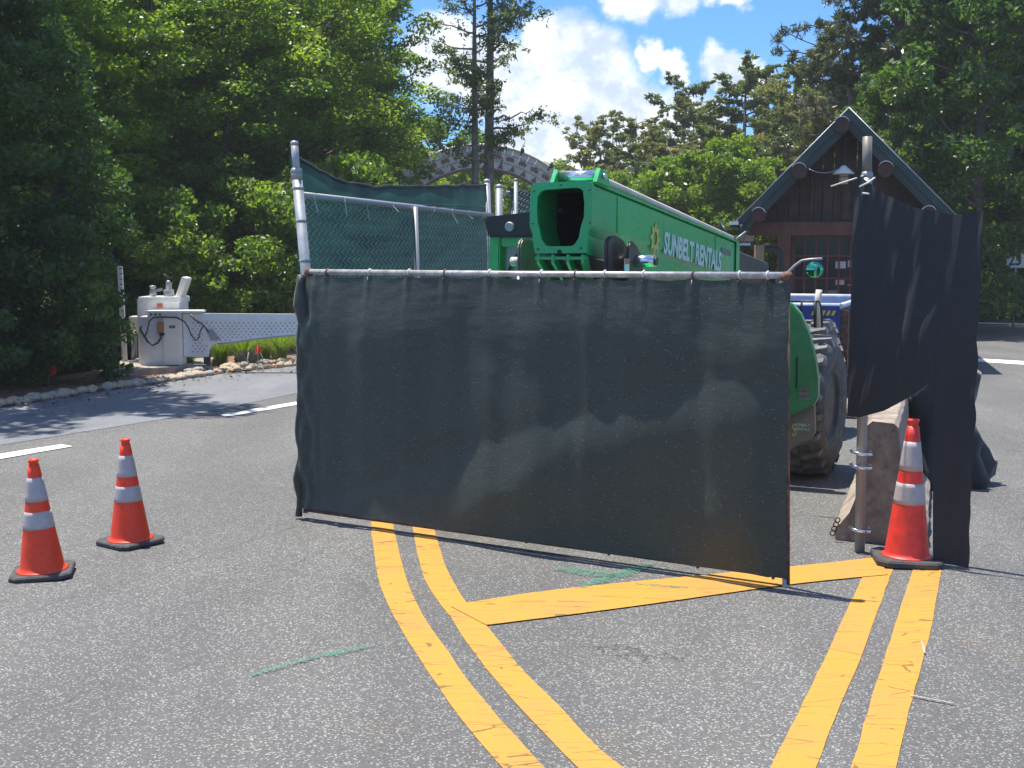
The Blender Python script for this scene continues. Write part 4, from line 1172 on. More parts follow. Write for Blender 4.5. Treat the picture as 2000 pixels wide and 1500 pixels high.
# ================================================================== gatehouse hut
HY = 21.0
hut = thing('gatehouse', 'small dark brown timber gatehouse with steep green gable roof and log purlins', 'hut', (At(1650, 500, HY).x, HY, 0))
HX = hut.location.x
def hz(py): return At(1650, py, HY).z
def hx(px): return At(px, 500, HY).x
apex = Vector((HX, 0, hz(214))); eL = Vector((hx(1441), 0, hz(432))); 
eR = Vector((2 * HX - eL.x, 0, eL.z))
def yv(p, y): return Vector((p.x, y, p.z))
# roof slabs and rake boards
for (e, nm) in ((eL, 'L'), (eR, 'R')):
    a0, e0 = apex, e
    d = (e0 - a0).normalized(); nn = Vector((-d.z, 0, d.x)); 
    if nn.z < 0: nn = -nn
    th = .05
    rs = MB().hexa([yv(a0, HY), yv(e0, HY), yv(e0 - nn * th, HY), yv(a0 - Vector((0, 0, th * 1.3)), HY)], [yv(a0, HY + 4.6), yv(e0, HY + 4.6), yv(e0 - nn * th, HY + 4.6), yv(a0 - Vector((0, 0, th * 1.3)), HY + 4.6)]).build('roof', M['roof_green'], hut)
    for k in range(1, 12):
        y0 = HY + .05 + k * .38
        MB().hexa([yv(a0, y0) + nn * .002, yv(e0, y0) + nn * .002, yv(e0, y0) + nn * .03, yv(a0, y0) + nn * .03], [yv(a0, y0 + .03) + nn * .002, yv(e0, y0 + .03) + nn * .002, yv(e0, y0 + .03) + nn * .03, yv(a0, y0 + .03) + nn * .03]).build('roof_seam', M['roof_green'], rs)
    for (o0, o1, y0, mt, nm2) in ((.012, -.10, HY - .045, M['roof_green'], 'rake_board'), (-.095, -.23, HY - .02, M['roof_fascia'], 'rake_board')):
        MB().hexa([yv(a0 + Vector((0, 0, o0 * 1.45)), y0), yv(e0 + nn * o0, y0), yv(e0 + nn * o1, y0), yv(a0 + Vector((0, 0, o1 * 1.45)), y0)],
                  [yv(a0 + Vector((0, 0, o0 * 1.45)), y0 + .05), yv(e0 + nn * o0, y0 + .05), yv(e0 + nn * o1, y0 + .05), yv(a0 + Vector((0, 0, o1 * 1.45)), y0 + .05)]).build(nm2, mt, hut)
    MB().tube([yv(a0 + Vector((0, 0, .03)), HY - .05), yv(e0 + nn * .02, HY - .05)], 0.010, 6).build('drip_edge', M['galv'], hut)
    MB().box(yv(e0, HY + 2.3) + Vector((-.05 if e is eL else .05, 0, -.05)), (.13, 4.7, .11)).build('gutter', M['roof_fascia'], hut, bevel=.01)
MB().box((eL.x - .05, HY - .06, eL.z - .02), (.16, .03, .06)).build('gutter_end', M['white_cap'], hut)
# gable wall of vertical boards set back under the overhang
wy = HY + .55
x = HX - 1.55
rh = random.Random(3)
def roofz(x_): return apex.z - .1 - abs(x_ - HX) * (apex.z - eL.z) / (apex.x - eL.x)
zb = hz(436)
while x < HX + 1.5:
    w_ = .19
    z0, z1 = roofz(x), roofz(x + w_)
    if min(z0, z1) > zb + .02:
        MB().prism([(x + .006, wy - rh.uniform(0, .008), zb), (x + w_ - .006, wy - .004, zb), (x + w_ - .006, wy - .004, z1), (x + .006, wy, z0)], (0, .03, 0)).build('board', M['wood_dark'], hut)
    x += w_
MB().box((HX, wy + .1, (zb + apex.z) / 2 - .5), (2.4, .03, 1.0)).build('wall', M['wood_dark'], hut)
MB().box((HX, wy - .08, hz(445)), (2 * (HX - hx(1462)), .16, .24)).build('tie_beam', M['wood_red'], hut, bevel=.012)
MB().box((HX, wy - .04, (roofz(HX) + zb) / 2), (.14, .06, roofz(HX) - zb - .1)).build('king_post', M['wood_dark'], hut, bevel=.01)
MB().box((hx(1583), wy - .03, (roofz(hx(1583)) + zb) / 2), (.05, .05, roofz(hx(1583)) - zb - .05)).build('wall_stud', M['wood_dark'], hut)
for sx_ in (-1, 1):
    xc = HX + sx_ * (HX - hx(1531))
    MB().box((xc, wy - .06, zb / 2), (.23, .22, zb)).build('corner_post', M['wood_red'], hut, bevel=.012)
    MB().box((xc, wy + 3.2, zb / 2), (.23, .22, zb)).build('corner_post', M['wood_red'], hut, bevel=.012)
# purlin log ends with bent metal caps
for (px, py, r_) in ((1650, 243, .125), (1568, 332, .125), (1489, 418, .115), (1732, 332, .125), (1811, 418, .115)):
    c = At(px, py, HY - .16)
    l = MB().tube([c, c + Vector((0, .85, 0))], r_, 18).build('purlin_log', M['logend'], hut)
    cap_ = []
    for a in np.linspace(R(20), R(150), 9):
        cap_.append(c + Vector((-math.cos(a) * r_ * 1.04 * -1, 0, math.sin(a) * r_ * 1.04)))
    m = MB()
    for p, q in zip(cap_[:-1], cap_[1:]):
        m.hexa([p + Vector((0, -.03, 0)), q + Vector((0, -.03, 0)), q + Vector((0, -.03, .012)), p + Vector((0, -.03, .012))], [p + Vector((0, .5, 0)), q + Vector((0, .5, 0)), q + Vector((0, .5, .012)), p + Vector((0, .5, .012))])
    m.build('log_cap', M['white_cap'], l)
# window wall
w0, w1 = hx(1549), 2 * HX - hx(1549)
zt_, zl = hz(455), 1.08
MB().box((HX, wy + .12, (zt_ + zl) / 2), (w1 - w0, .02, zt_ - zl)).build('window_pane', M['dark_glass'], hut)
nb = 9
for k in range(nb + 1):
    xx = lerp(w0, w1, k / nb)
    MB().box((xx, wy + .07, (zt_ + zl) / 2), (.03 if 0 < k < nb else .07, .05, zt_ - zl)).build('window_bar', M['muntin'] if 0 < k < nb else M['wood_red'], hut)
for z_ in (hz(458), hz(500), hz(545), 1.12):
    MB().box((HX, wy + .065, z_), (w1 - w0, .05, .03)).build('window_bar', M['muntin'], hut)
for (px0, py0, px1, py1, mt) in ((1632, 511, 1652, 525, M['paper']), (1656, 509, 1677, 523, M['paper']), (1680, 512, 1694, 524, M['paper']), (1633, 548, 1650, 558, M['paper']), (1657, 557, 1676, 560, M['paper']), (1612, 569, 1641, 582, M['grey_plate'])):
    MB().box(((hx(px0) + hx(px1)) / 2, wy + .10, (hz(py0) + hz(py1)) / 2), (hx(px1) - hx(px0), .006, hz(py0) - hz(py1))).build('notice', mt, hut)
MB().box((HX, wy + .18, zl / 2), (w1 - w0, .10, zl)).build('base_wall', M['stone'], hut)
MB().box((HX, wy + .04, 1.07), (w1 - w0 + .1, .24, .06)).build('sill', M['wood_red'], hut)
# stone blocks along the foot of the wall
zz = 0.0; rs_ = random.Random(9)
stone_me = []
for v_ in range(4):
    m = MB(); m.box((0, 0, 0), (1, 1, 1)); 
    m.v = [p + Vector((rs_.uniform(-.06, .06), rs_.uniform(-.06, .06), rs_.uniform(-.08, .08))) for p in m.v]
    me = bpy.data.meshes.new('stone'); me.from_pydata([tuple(p) for p in m.v], [], m.f); me.materials.append(M['stone']); stone_me.append(me)
while zz < 1.0:
    xx = w0 + (.0 if int(zz * 10) % 2 else -.08)
    while xx < w1:
        w_ = rs_.uniform(.22, .42)
        o = bpy.data.objects.new('stone', rs_.choice(stone_me)); col.objects.link(o); o.parent = hut
        o.location = Vector((xx + w_ / 2, wy + .09, zz + .075)) - hut.location; o.scale = (w_ - .02, .12, .135)
        xx += w_
    zz += .155
# side and back walls
for sx_ in (-1, 1):
    MB().box((HX + sx_ * 1.12, wy + 1.7, zb / 2), (.05, 3.0, zb)).build('wall', M['wood_dark'], hut)
MB().box((HX, wy + 3.2, zb / 2 + .5), (2.3, .05, zb + 1)).build('wall', M['wood_dark'], hut)
# downspout
dp = [At(1452, 436, HY - .02), At(1452, 452, HY), At(1458, 463, HY), At(1472, 479, HY + .1), At(1478, 486, HY + .2), At(1505, 487, HY + .35), At(1513, 492, HY + .40), At(1516, 503, HY + .42), At(1516, 700, HY + .42)]
MB().tube(dp, 0.058, 8).build('downspout', M['roof_fascia'], hut)
hut.rotation_euler = (0, 0, R(-15.3))
# hanging lantern and cable
lc = At(1648, 330, HY + .14)
lan = thing('hanging_lantern', 'small lantern with a white conical shade hanging below the hut gable', 'lantern', (lc.x, lc.y, lc.z))
MB().tube([lc + Vector((0, 0, .03)), Vector((lc.x, lc.y, roofz(HX) - .02))], 0.006, 6).build('rod', M['dark_metal'], lan)
MB().lathe(lc, [(0.185, -.085), (.19, -.08), (.05, .04), (.025, .06), (0.0, .062)], 20).build('shade', M['white_cap'], lan)
MB().box(lc + Vector((0, 0, -.175)), (.13, .13, .16)).build('lamp_glass', M['decal_yellow'] if False else pmat('amber_lantern_glass', (0.46, 0.30, 0.16), 0.4, var=.1), lan, bevel=.008)
MB().box(lc + Vector((0, -.005, -.135)), (.135, .14, .014)).build('lamp_band', M['dark_metal'], lan)
cab_ = MB(); p0 = At(1580, 330, HY + .05); p1 = At(1640, 329, HY + .05)
cab_.tube([lerp(p0, p1, t) + Vector((0, 0, -.07 * 4 * t * (1 - t))) for t in np.linspace(0, 1, 10)], 0.007, 5)
cab_.build('cable', M['galv'], lan)
MB().box((HX, HY + 2.3, -.0), (3.2, 5.0, .24)).build('kerb_slab', M['concrete'], hut, bevel=.02)

# ================================================================== blue skip with debris
dC = Vector((4.00, 15.0, 0)); dd = Vector((0.366, 0.93, 0)).normalized(); de = Vector((-dd.y, dd.x, 0))
ZR = 1.33
skip = thing('skip', 'open blue steel skip with rust-streaked side, behind the machine wheel', 'skip', dC)
def SK(e, d, z): return dC + de * e + dd * d + Vector((0, 0, z))
def wall(e0, d0, e1, d1, z0, z1, th, name, mat):
    a = SK(e0, d0, 0); b = SK(e1, d1, 0); t = (b - a).normalized(); n_ = Vector((-t.y, t.x, 0)) * th
    return MB().hexa([a + Vector((0, 0, z0)), b + Vector((0, 0, z0)), b + Vector((0, 0, z1)), a + Vector((0, 0, z1))], [a + n_ + Vector((0, 0, z0)), b + n_ + Vector((0, 0, z0)), b + n_ + Vector((0, 0, z1)), a + n_ + Vector((0, 0, z1))]).build(name, mat, skip)
wall(2.4, 0, 0, 0, .12, ZR, -.04, 'front_wall', M['bluedump'])
wall(0, 0, 0, 3.6, .12, ZR, .04, 'side_wall', M['bluedump'])
wall(2.4, 3.6, 2.4, 0, .12, ZR, .04, 'side_wall', M['bluedump'])
wall(0.0, 3.6, 2.4, 3.6, .12, ZR, .04, 'back_wall', M['paleblue'])
MB().hexa([SK(.02, .02, .15), SK(2.38, .02, .15), SK(2.38, 3.58, .15), SK(.02, 3.58, .15)], [SK(.02, .02, .2), SK(2.38, .02, .2), SK(2.38, 3.58, .2), SK(.02, 3.58, .2)]).build('floor_plate', M['bluedump'], skip)
for e in (.0, 2.4):
    MB().tube([SK(e, 0, ZR), SK(e, 3.6, ZR)], .035, 8).build('rim_rail', M['paleblue'], skip)
for d in (0, 3.6):
    MB().tube([SK(0, d, ZR), SK(2.4, d, ZR)], .035, 8).build('rim_rail', M['paleblue'], skip)
for k in range(7):
    a = SK(-.045, .12 + k * .55, .7)
    MB().box(a, (.10, .10, 1.15), Matrix.Rotation(-math.atan2(dd.x, dd.y), 3, 'Z')).build('side_rib', M['rust'] if k < 4 else M['bluedump'], skip)
for k in range(5):
    a = SK(-.03, .24 + k * .12, .85)
    MB().box(a, (.03, .03, .75), Matrix.Rotation(-math.atan2(dd.x, dd.y), 3, 'Z')).build('rust_strip', pmat('pale_rust', (0.27, 0.17, 0.15), .8, var=.4, vscale=10), skip)
for e in (.55, 1.2, 1.85):
    MB().box(SK(e, -.03, .7), (.08, .07, 1.15), Matrix.Rotation(-math.atan2(dd.x, dd.y), 3, 'Z')).build('front_rib', M['bluedump'], skip)
text_obj('lettering', 'PC', M['sign_white'], SK(.27, -.046, 1.03), -de, Vector((0, 0, 1)), .20, sx=.72, parent=skip, offset=.012)
for k in range(5):
    a = SK(.34 - .06 * k, -.05, 1.215)
    MB().prism([a, a - de * .035, a - de * .06 + Vector((0, 0, .06)), a - de * .025 + Vector((0, 0, .06))], -dd * .004).build('hazard_stripe', M['decal_yellow'], skip)
gl = MB().tube([SK(-.02, 2.2, ZR + .05), SK(-.02, 2.0, ZR + .09), SK(-.03, 1.8, ZR + .05)], [.03, .045, .02], 8).build('lump', M['decal_red'])  # small red shape standing in for an unidentified object on the rim
tag(gl, 'small reddish rag lying over the skip rim beside the black panel', 'lump')
deb = thing('rubble_pile', 'heap of tan broken masonry on the ground between the big tyre and the black panel', 'rubble', (4.65, 15.0, 0))
rb_ = random.Random(21)
chunk_me = []
for v_ in range(5):
    bm = bmesh.new(); bmesh.ops.create_icosphere(bm, subdivisions=1, radius=1)
    for v in bm.verts: v.co *= rb_.uniform(.6, 1.25)
    me = bpy.data.meshes.new('chunk'); bm.to_mesh(me); bm.free(); me.materials.append(M['rubble']); chunk_me.append(me)
for k in range(120):
    r_ = abs(rb_.gauss(0, .42)); a = rb_.uniform(0, 6.28)
    x_, y_ = r_ * math.cos(a) * 1.15, r_ * math.sin(a) * .8
    z_ = max(.02, .62 * math.exp(-(r_ / .55) ** 2) * rb_.uniform(.3, 1))
    s_ = rb_.uniform(.05, .13)
    o = bpy.data.objects.new('chunk', rb_.choice(chunk_me)); col.objects.link(o); o.parent = deb
    o.location = (x_, y_, z_); o.scale = (s_ * rb_.uniform(.8, 1.6), s_, s_ * rb_.uniform(.5, .9)); o.rotation_euler = (rb_.uniform(-1, 1), rb_.uniform(-1, 1), a)
for (x_, y_, z_, l_, a) in ((-.25, -.55, .5, .42, .3), (-.05, -.5, .30, .35, -.4)):
    MB().box(deb.location + Vector((x_, y_, z_)), (l_, .09, .05), Euler((.2, .25, a)).to_matrix()).build('broken_board', M['rust'], deb)
bin_ = MB().box((4.62, 14.2, .30), (.34, .34, .6)).build('blue_bin', M['bluedump'], bevel=.02)
tag(bin_, 'small blue bin standing in front of the rubble, half behind the black panel', 'bin')

# ================================================================== automatic road barrier on the left
BY = 20.6
bgt = thing('barrier_gate', 'white barrier gate machine with a perforated arm lowered toward the fence', 'barrier gate', (At(312, 500, BY).x, BY, 0))
def bb(px0, py0, px1, py1, Y, depth, name, mat, bevel=.012, parent=None):
    a = At(px0, py1, Y); b = At(px1, py0, Y)
    return MB().box(((a.x + b.x) / 2, Y + depth / 2, (a.z + b.z) / 2), (b.x - a.x, depth, b.z - a.z)).build(name, mat, parent or bgt, bevel=bevel)
bb(271, 584, 349, 716, BY, .62, 'rear_cabinet', M['white_metal'])
bb(269, 580, 351, 592, BY - .02, .66, 'cabinet_lid', M['white_metal'])
cf = bb(275, 618, 322, 719, BY - .32, .30, 'front_cabinet', M['white_metal'])
bb(320, 620, 352, 714, BY - .36, .33, 'front_door', M['white_warm'])
bb(284, 607, 390, 611, BY - .40, .42, 'top_shelf', M['white_metal'], .004)
bb(288, 611, 352, 620, BY - .37, .34, 'shelf_skirt', M['white_metal'], .004)
for px in (294.5, 303.5, 312.5):
    bb(px - 1.4, 612.5, px + 1.4, 616, BY - .385, .02, 'slot', M['black'], 0)
bb(330, 636, 342, 641, BY - .372, .01, 'printed_notice', M['grey_plate'], 0)
bb(307, 594, 317, 602, BY - .03, .01, 'printed_notice', M['decal_red'], 0)
bb(323, 708, 351, 717, BY - .355, .2, 'rusty_hinge', M['rust'])
bb(290, 718, 345, 727, BY - .25, .5, 'base_plinth', M['black'])
bb(307, 629, 319, 651, BY - .40, .08, 'orange_socket_box', M['amber_box'])
bb(310, 650, 320, 656, BY - .40, .08, 'socket_plug', M['black'])
def btube(pts, r, name, mat, Y=BY - .40, parent=None):
    MB().tube([At(x, y, Y) for x, y in pts], r, 7).build(name, mat, parent or bgt)
btube([(276, 634), (274, 645), (281, 655), (288, 667), (298, 674), (308, 670), (314, 660), (315, 652)], .018, 'flexible_conduit', M['dark_metal'])
btube([(284, 656), (288, 645), (291, 628), (300, 620), (320, 619), (345, 620), (360, 628), (368, 640), (374, 655), (382, 665), (388, 660), (392, 645), (397, 636)], .012, 'cable', M['dark_metal'])
btube([(372, 614), (380, 624), (395, 633), (403, 642), (407, 650)], .016, 'cable', M['dark_metal'], BY - .46)
btube([(353, 640), (354, 670), (357, 700)], .008, 'cable', M['dark_metal'], BY - .2)
# gearbox bits and the raised lid on top
g0 = At(299, 580, BY + .2)
MB().lathe(g0, [(.055, -.02), (.055, .10), (.045, .12), (.045, .15), (.06, .155), (.05, .19), (0, .195)], 14).build('sensor_head', M['galv'], bgt)
MB().box(g0 + Vector((.10, 0, .12)), (.12, .05, .05), Euler((0, -.2, 0)).to_matrix()).build('sensor_arm', M['galv'], bgt, bevel=.006)
g1 = At(330, 580, BY + .25)
MB().lathe(g1, [(.09, -.02), (.085, .12), (.05, .14), (.05, .24), (.03, .28), (0, .285)], 14).build('motor_housing', M['galv_dull'], bgt)
MB().tube([g1 + Vector((0, 0, .2)), g1 + Vector((.10, 0, .28)), g1 + Vector((-.05, 0, .36)), g1 + Vector((-.08, 0, .38))], .014, 7).build('motor_lever', M['dark_metal'], bgt)
l0 = At(344, 580, BY + .15); l1 = At(357, 541, BY + .15)
ld = (l1 - l0).normalized(); ln_ = Vector((ld.z, 0, -ld.x))
MB().hexa([l0 - ln_ * .02, l0 + ln_ * .07, l1 + ln_ * .07, l1 - ln_ * .02], [p + Vector((0, .35, 0)) for p in (l0 - ln_ * .02, l0 + ln_ * .07, l1 + ln_ * .07, l1 - ln_ * .02)]).build('raised_cover', M['white_warm'], bgt, bevel=.01)
# second small cabinet and tall white post at the left
bb(252, 618, 271, 651, BY + .3, .25, 'side_box', M['white_warm'])
btube([(262, 650), (262, 700)], .05, 'side_box_post', M['galv_dull'], BY + .4)
bb(252, 704, 276, 722, BY + .2, .5, 'low_pedestal', M['galv_dull'])
mast = thing('white_marker_post', 'tall narrow white post standing between the dark hedge and the barrier machine', 'post', (At(236, 600, BY + .5).x, BY + .5, 0))
pw0 = At(236, 520, BY + .5)
MB().box((pw0.x, BY + .5, pw0.z / 2), (.085, .05, pw0.z), Euler((0, -.02, 0)).to_matrix()).build('post', M['white_metal'], mast, bevel=.005)
for k in range(9):
    MB().box((pw0.x + .01, BY + .470, 1.0 + k * .09), (.05, .008, .012)).build('tick_mark', M['sign_black'], mast)
# arm
arm_poly = [(357, 612), (395, 612), (700, 614), (900, 616), (900, 636), (800, 638), (700, 641), (640, 646), (590, 652), (540, 656), (490, 662), (450, 668), (425, 670), (413, 674), (408, 684), (406, 697), (362, 697), (358, 690)]
AY = BY - .18
arm = MB().prism([At(x, y, AY) for x, y in arm_poly], (0, .05, 0)).build('barrier_arm', M['arm_white'], bgt)
MB().hexa([At(372, 612, AY - .04), At(900, 616, AY - .04), At(900, 624, AY - .04), At(372, 625, AY - .04)], [At(372, 612, AY + .10), At(900, 616, AY + .10), At(900, 624, AY + .10), At(372, 625, AY + .10)]).build('arm_top_flange', M['arm_white'], arm)
MB().hexa([At(357, 613, AY - .06), At(371, 613, AY - .06), At(371, 696, AY - .06), At(359, 696, AY - .06)], [At(357, 613, AY), At(371, 613, AY), At(371, 696, AY), At(359, 696, AY)]).build('arm_bracket', M['arm_white'], arm)
edge_ = [(425, 671), (450, 669), (490, 663), (540, 657), (590, 653), (640, 647), (700, 642), (900, 637)]
MB().tube([At(x, y, AY + .02) for x, y in edge_], .022, 6).build('arm_edge_strip', M['arm_hole'], arm)
holes = MB()  # flat discs laid on the arm, coloured dark as shaded holes
row = 0; y = 631.0
xs_edge = [e[0] for e in edge_]; ys_edge = [e[1] for e in edge_]
while y < 692:
    x = 377.0 + (4.5 if row % 2 else 0)
    while x < 890:
        lim = 692 if x < 402 else float(np.interp(x, [402, 412] + xs_edge, [692, 674] + ys_edge)) - 4
        if y < lim and not (395 < x < 421 and 640 < y < 672):
            c = At(x, y, AY - .003)
            r_ = .0155
            holes.add([c + Vector((r_ * math.cos(a), 0, r_ * math.sin(a))) for a in np.linspace(0, 2 * math.pi, 7)[:-1]], [tuple(range(6))])
        x += 9.0
    y += 5.6; row += 1
holes.build('perforation', M['arm_hole'], arm, kind='stuff')
MB().hexa([At(404, 646, AY - .03), At(414, 642, AY - .03), At(430, 663, AY - .03), At(412, 665, AY - .03)], [At(404, 646, AY - .005), At(414, 642, AY - .005), At(430, 663, AY - .005), At(412, 665, AY - .005)]).build('arm_hinge_plate', M['galv_dull'], arm)
MB().box(At(583, 611, AY), (.12, .10, .05)).build('arm_tip_lamp', M['flag'], arm, bevel=.01)
bb(398, 690, 409, 727, BY - .1, .10, 'arm_rest_post', M['dark_metal'])
pad = MB()
p0 = G(196, 741); p1 = G(405, 727)
pad.hexa([Vector((p0.x, p0.y, 0)), Vector((p1.x, p1.y, 0)), Vector((p1.x, p1.y, .13)), Vector((p0.x, p0.y, .13))], [Vector((p0.x - .3, p0.y + 1.9, 0)), Vector((p1.x - .2, p1.y + 1.5, 0)), Vector((p1.x - .2, p1.y + 1.5, .13)), Vector((p0.x - .3, p0.y + 1.9, .13))])
tag(pad.build('concrete_pad', M['concrete'], bevel=.01), kind='structure')

# ================================================================== river stones along the verge
rk = thing('stone_border', 'row of tan river stones edging the mulch bed along the left side of the road', 'stone border', (EDGE[2].x, EDGE[2].y, 0))
rs_ = random.Random(77)
st_me = []
for v_ in range(6):
    m = MB(); prf = [(0.001, -.8), (.62, -.6), (.96, -.05), (.80, .50), (.42, .82), (.001, .92)]
    m.lathe((0, 0, 0), prf, 7)
    m.v = [p * rs_.uniform(.88, 1.14) for p in m.v]
    me = bpy.data.meshes.new('stone'); me.from_pydata([tuple(p) for p in m.v], [], [f for f in m.f if len(f) == 4]); me.polygons.foreach_set('use_smooth', [True] * len(me.polygons))
    me.materials.append(M['pebble'] if v_ % 3 else M['pebble2']); st_me.append(me)
edge_len = [0]
for a, b in zip(EDGE[:-1], EDGE[1:]): edge_len.append(edge_len[-1] + (b - a).length)
def edge_at(s):
    i = max(j for j in range(len(edge_len)) if edge_len[j] <= s); i = min(i, len(EDGE) - 2)
    t = (s - edge_len[i]) / (edge_len[i + 1] - edge_len[i])
    d = (EDGE[i + 1] - EDGE[i]).normalized()
    return lerp(EDGE[i], EDGE[i + 1], t), Vector((-d.y, d.x, 0))
s0 = edge_len[2] - .6; s1 = edge_len[6] + 1.2
for k in range(298):
    s = s0 + (s1 - s0) * (k + rs_.random()) / 298
    p, n_ = edge_at(s)
    lat = rs_.uniform(.0, .50)
    if -6.8 < p.x < -5.0: lat = rs_.uniform(-.02, .16)
    size = rs_.uniform(.045, .095)
    o = bpy.data.objects.new('stone', rs_.choice(st_me)); col.objects.link(o); o.parent = rk
    o.location = p + n_ * lat + Vector((0, 0, size * .45 + (.03 if lat > .25 else 0))) - rk.location
    o.scale = (size * rs_.uniform(.9, 1.35), size * rs_.uniform(.8, 1.1), size * rs_.uniform(.6, .9)); o.rotation_euler = (rs_.uniform(-.2, .2), rs_.uniform(-.2, .2), rs_.uniform(0, 6.28))

# ================================================================== ornamental grass clumps
def grass_clump(seed, n=420, h=.85, spread=.55):
    rg = random.Random(seed); vs = []; fs = []
    for k in range(n):
        a = rg.uniform(0, 6.28); r0 = rg.uniform(0, .13)
        L = h * rg.uniform(.55, 1.1); out = spread * rg.uniform(.1, 1.0)
        w = .006
        bx, by = r0 * math.cos(a), r0 * math.sin(a)
        px_, py_ = -math.sin(a) * w, math.cos(a) * w
        b0 = len(vs)
        for j in range(5):
            t = j / 4
            o_ = out * t * t; z = L * (t - .42 * (out / spread) * t * t)
            ww = 1 - t * .85
            vs += [(bx + o_ * math.cos(a) + px_ * ww, by + o_ * math.sin(a) + py_ * ww, z), (bx + o_ * math.cos(a) - px_ * ww, by + o_ * math.sin(a) - py_ * ww, z)]
        for j in range(4):
            i = b0 + 2 * j; fs.append((i, i + 1, i + 3, i + 2))
    me = bpy.data.meshes.new('blades'); me.from_pydata(vs, [], fs); me.materials.append(M['blade']); return me
gm = [grass_clump(1), grass_clump(2), grass_clump(3, 300, .6, .4)]
gg = 'clumps of ornamental grass behind the river stones'
glab = ['short grass clump under the barrier machine hinge', 'broad bright grass clump with a bare dark root ball, under the barrier arm', 'grass clump just right of the red flag', 'grass clump at the edge of the leaning fence post', 'grass clump left of the bare root ball, half hidden by the arm', 'small grass tuft right behind the barrier cabinet post', 'grass clump farther back between the two largest clumps']
for k, (px, py, s_, mi) in enumerate([(368, 727, .7, 2), (478, 722, 1.05, 0), (545, 715, 1.05, 1), (592, 708, 1.0, 0), (432, 720, .95, 1), (386, 716, .6, 2), (515, 706, 1.0, 0)]):
    p = G(px, py - 4)
    g = thing('ornamental_grass', glab[k], 'grass clump', (p.x, p.y, .03), k * 1.1, gg); g.scale = (s_,) * 3
    mesh_obj('blades', gm[mi], M['blade'], g, kind='stuff')
    if k == 1:
        m = MB(); m.lathe((0, -.05, 0), [(.0, 0), (.17, .0), (.21, .12), (.16, .26), (0, .28)], 14); m.build('root_ball', M['bark'], g, local=True)
        for sx_ in (-1, 1):
            MB().tube([(sx_ * .14, -.20, .24), (sx_ * .20, -.22, .12), (sx_ * .15, -.24, .02)], .010, 5).build('white_strap', M['tie'], g, local=True)
for i, (px, py, h_, lb) in enumerate([(503, 722, .40, 'small red marker flag on a wire among the grass clumps'), (96, 762, .36, 'dim red marker flag in the shade at the foot of the dark hedge')]):
    p = G(px, py)
    fl = thing('marker_flag', lb, 'marker flag', (p.x, p.y, 0))
    MB().tube([p, p + Vector((0.01, 0, h_))], .004, 5).build('wire', M['galv_dull'], fl)
    grid_obj('flag', 6, 5, lambda u, v, p=p, h_=h_, i=i: p + Vector((.01 + u * (.10 + .05 * i) - .04, .02 * math.sin(u * 5 + i), h_ - v * (.13 + .03 * i) * (1 - .5 * abs(u - .5)) )), M['flag'], fl)

# ================================================================== white entrance arch far behind
AYY = 48.0
ac = At(938, 512, AYY); RO = 224 / FPX * AYY; RI = 180 / FPX * AYY
arch = thing('entrance_arch', 'white curved entrance arch with brown painted shapes and small spotlights, far behind the fence', 'arch', (ac.x, AYY, 0))
ao = []
def apt(r_, a, y=0): return Vector((ac.x + r_ * math.sin(a) * 1.02, AYY + y, ac.z + r_ * math.cos(a)))
angs = np.linspace(R(-62), R(62), 31)
for k in range(30):
    a, b = angs[k], angs[k + 1] - .003
    MB().hexa([apt(RI, a), apt(RI, b), apt(RO, b), apt(RO, a)], [apt(RI, a, .25), apt(RI, b, .25), apt(RO, b, .25), apt(RO, a, .25)]).build('arch_board', M['arch'], arch)
for r_, mt, w in ((RO + .02, M['white_cap'], .05), (RI - .02, M['arch_brown'], .06), (RI + .24 * (RO - RI) + .1, M['galv_dull'], .012), (RI + .72 * (RO - RI), M['galv_dull'], .012)):
    MB().tube([apt(r_, a, -.02) for a in angs], w, 6).build('arch_moulding', mt, arch)
for k in range(-7, 8):
    a = R(7.0 * k + 2)
    c = apt(RI + .54 * (RO - RI), a, -.012)
    t_ = Vector((math.cos(a), 0, -math.sin(a))); n_ = Vector((math.sin(a), 0, math.cos(a)))
    pl_ = [(-.17, .02), (-.12, .08), (-.02, .10), (.06, .12), (.14, .09), (.19, .02), (.15, -.04), (.13, -.10), (.09, -.05), (-.05, -.05), (-.07, -.11), (-.12, -.05)]
    MB().prism([c + t_ * x + n_ * y for x, y in pl_], (0, -.01, 0)).build('painted_animal', M['arch_brown'], arch)
    c = apt(RI + .10, a + R(3), -.012)
    if k % 1 == 0:
        MB().prism([c + t_ * x + n_ * y for x, y in ((-.12, -.03), (.12, -.03), (0, .20))], (0, -.01, 0)).build('painted_tree', M['arch_brown'], arch)
for k in range(-3, 4):
    a = R(15.5 * k + 5)
    c = apt(RO + .10, a, -.15)
    MB().tube([c + Vector((0, -.05, 0)), c + Vector((.0, .2, -.06))], .075, 8).build('spotlight', M['black'], arch)
    MB().tube([apt(RO - .12, a, -.04), c], .025, 6).build('spotlight_bracket', M['black'], arch)
for sx_ in (-1, 1):
    b = apt((RI + RO) / 2, sx_ * R(62), .12)
    MB().box((b.x, AYY + .12, b.z / 2), (.55, .5, b.z)).build('arch_leg', M['wood_red'], arch, bevel=.02)

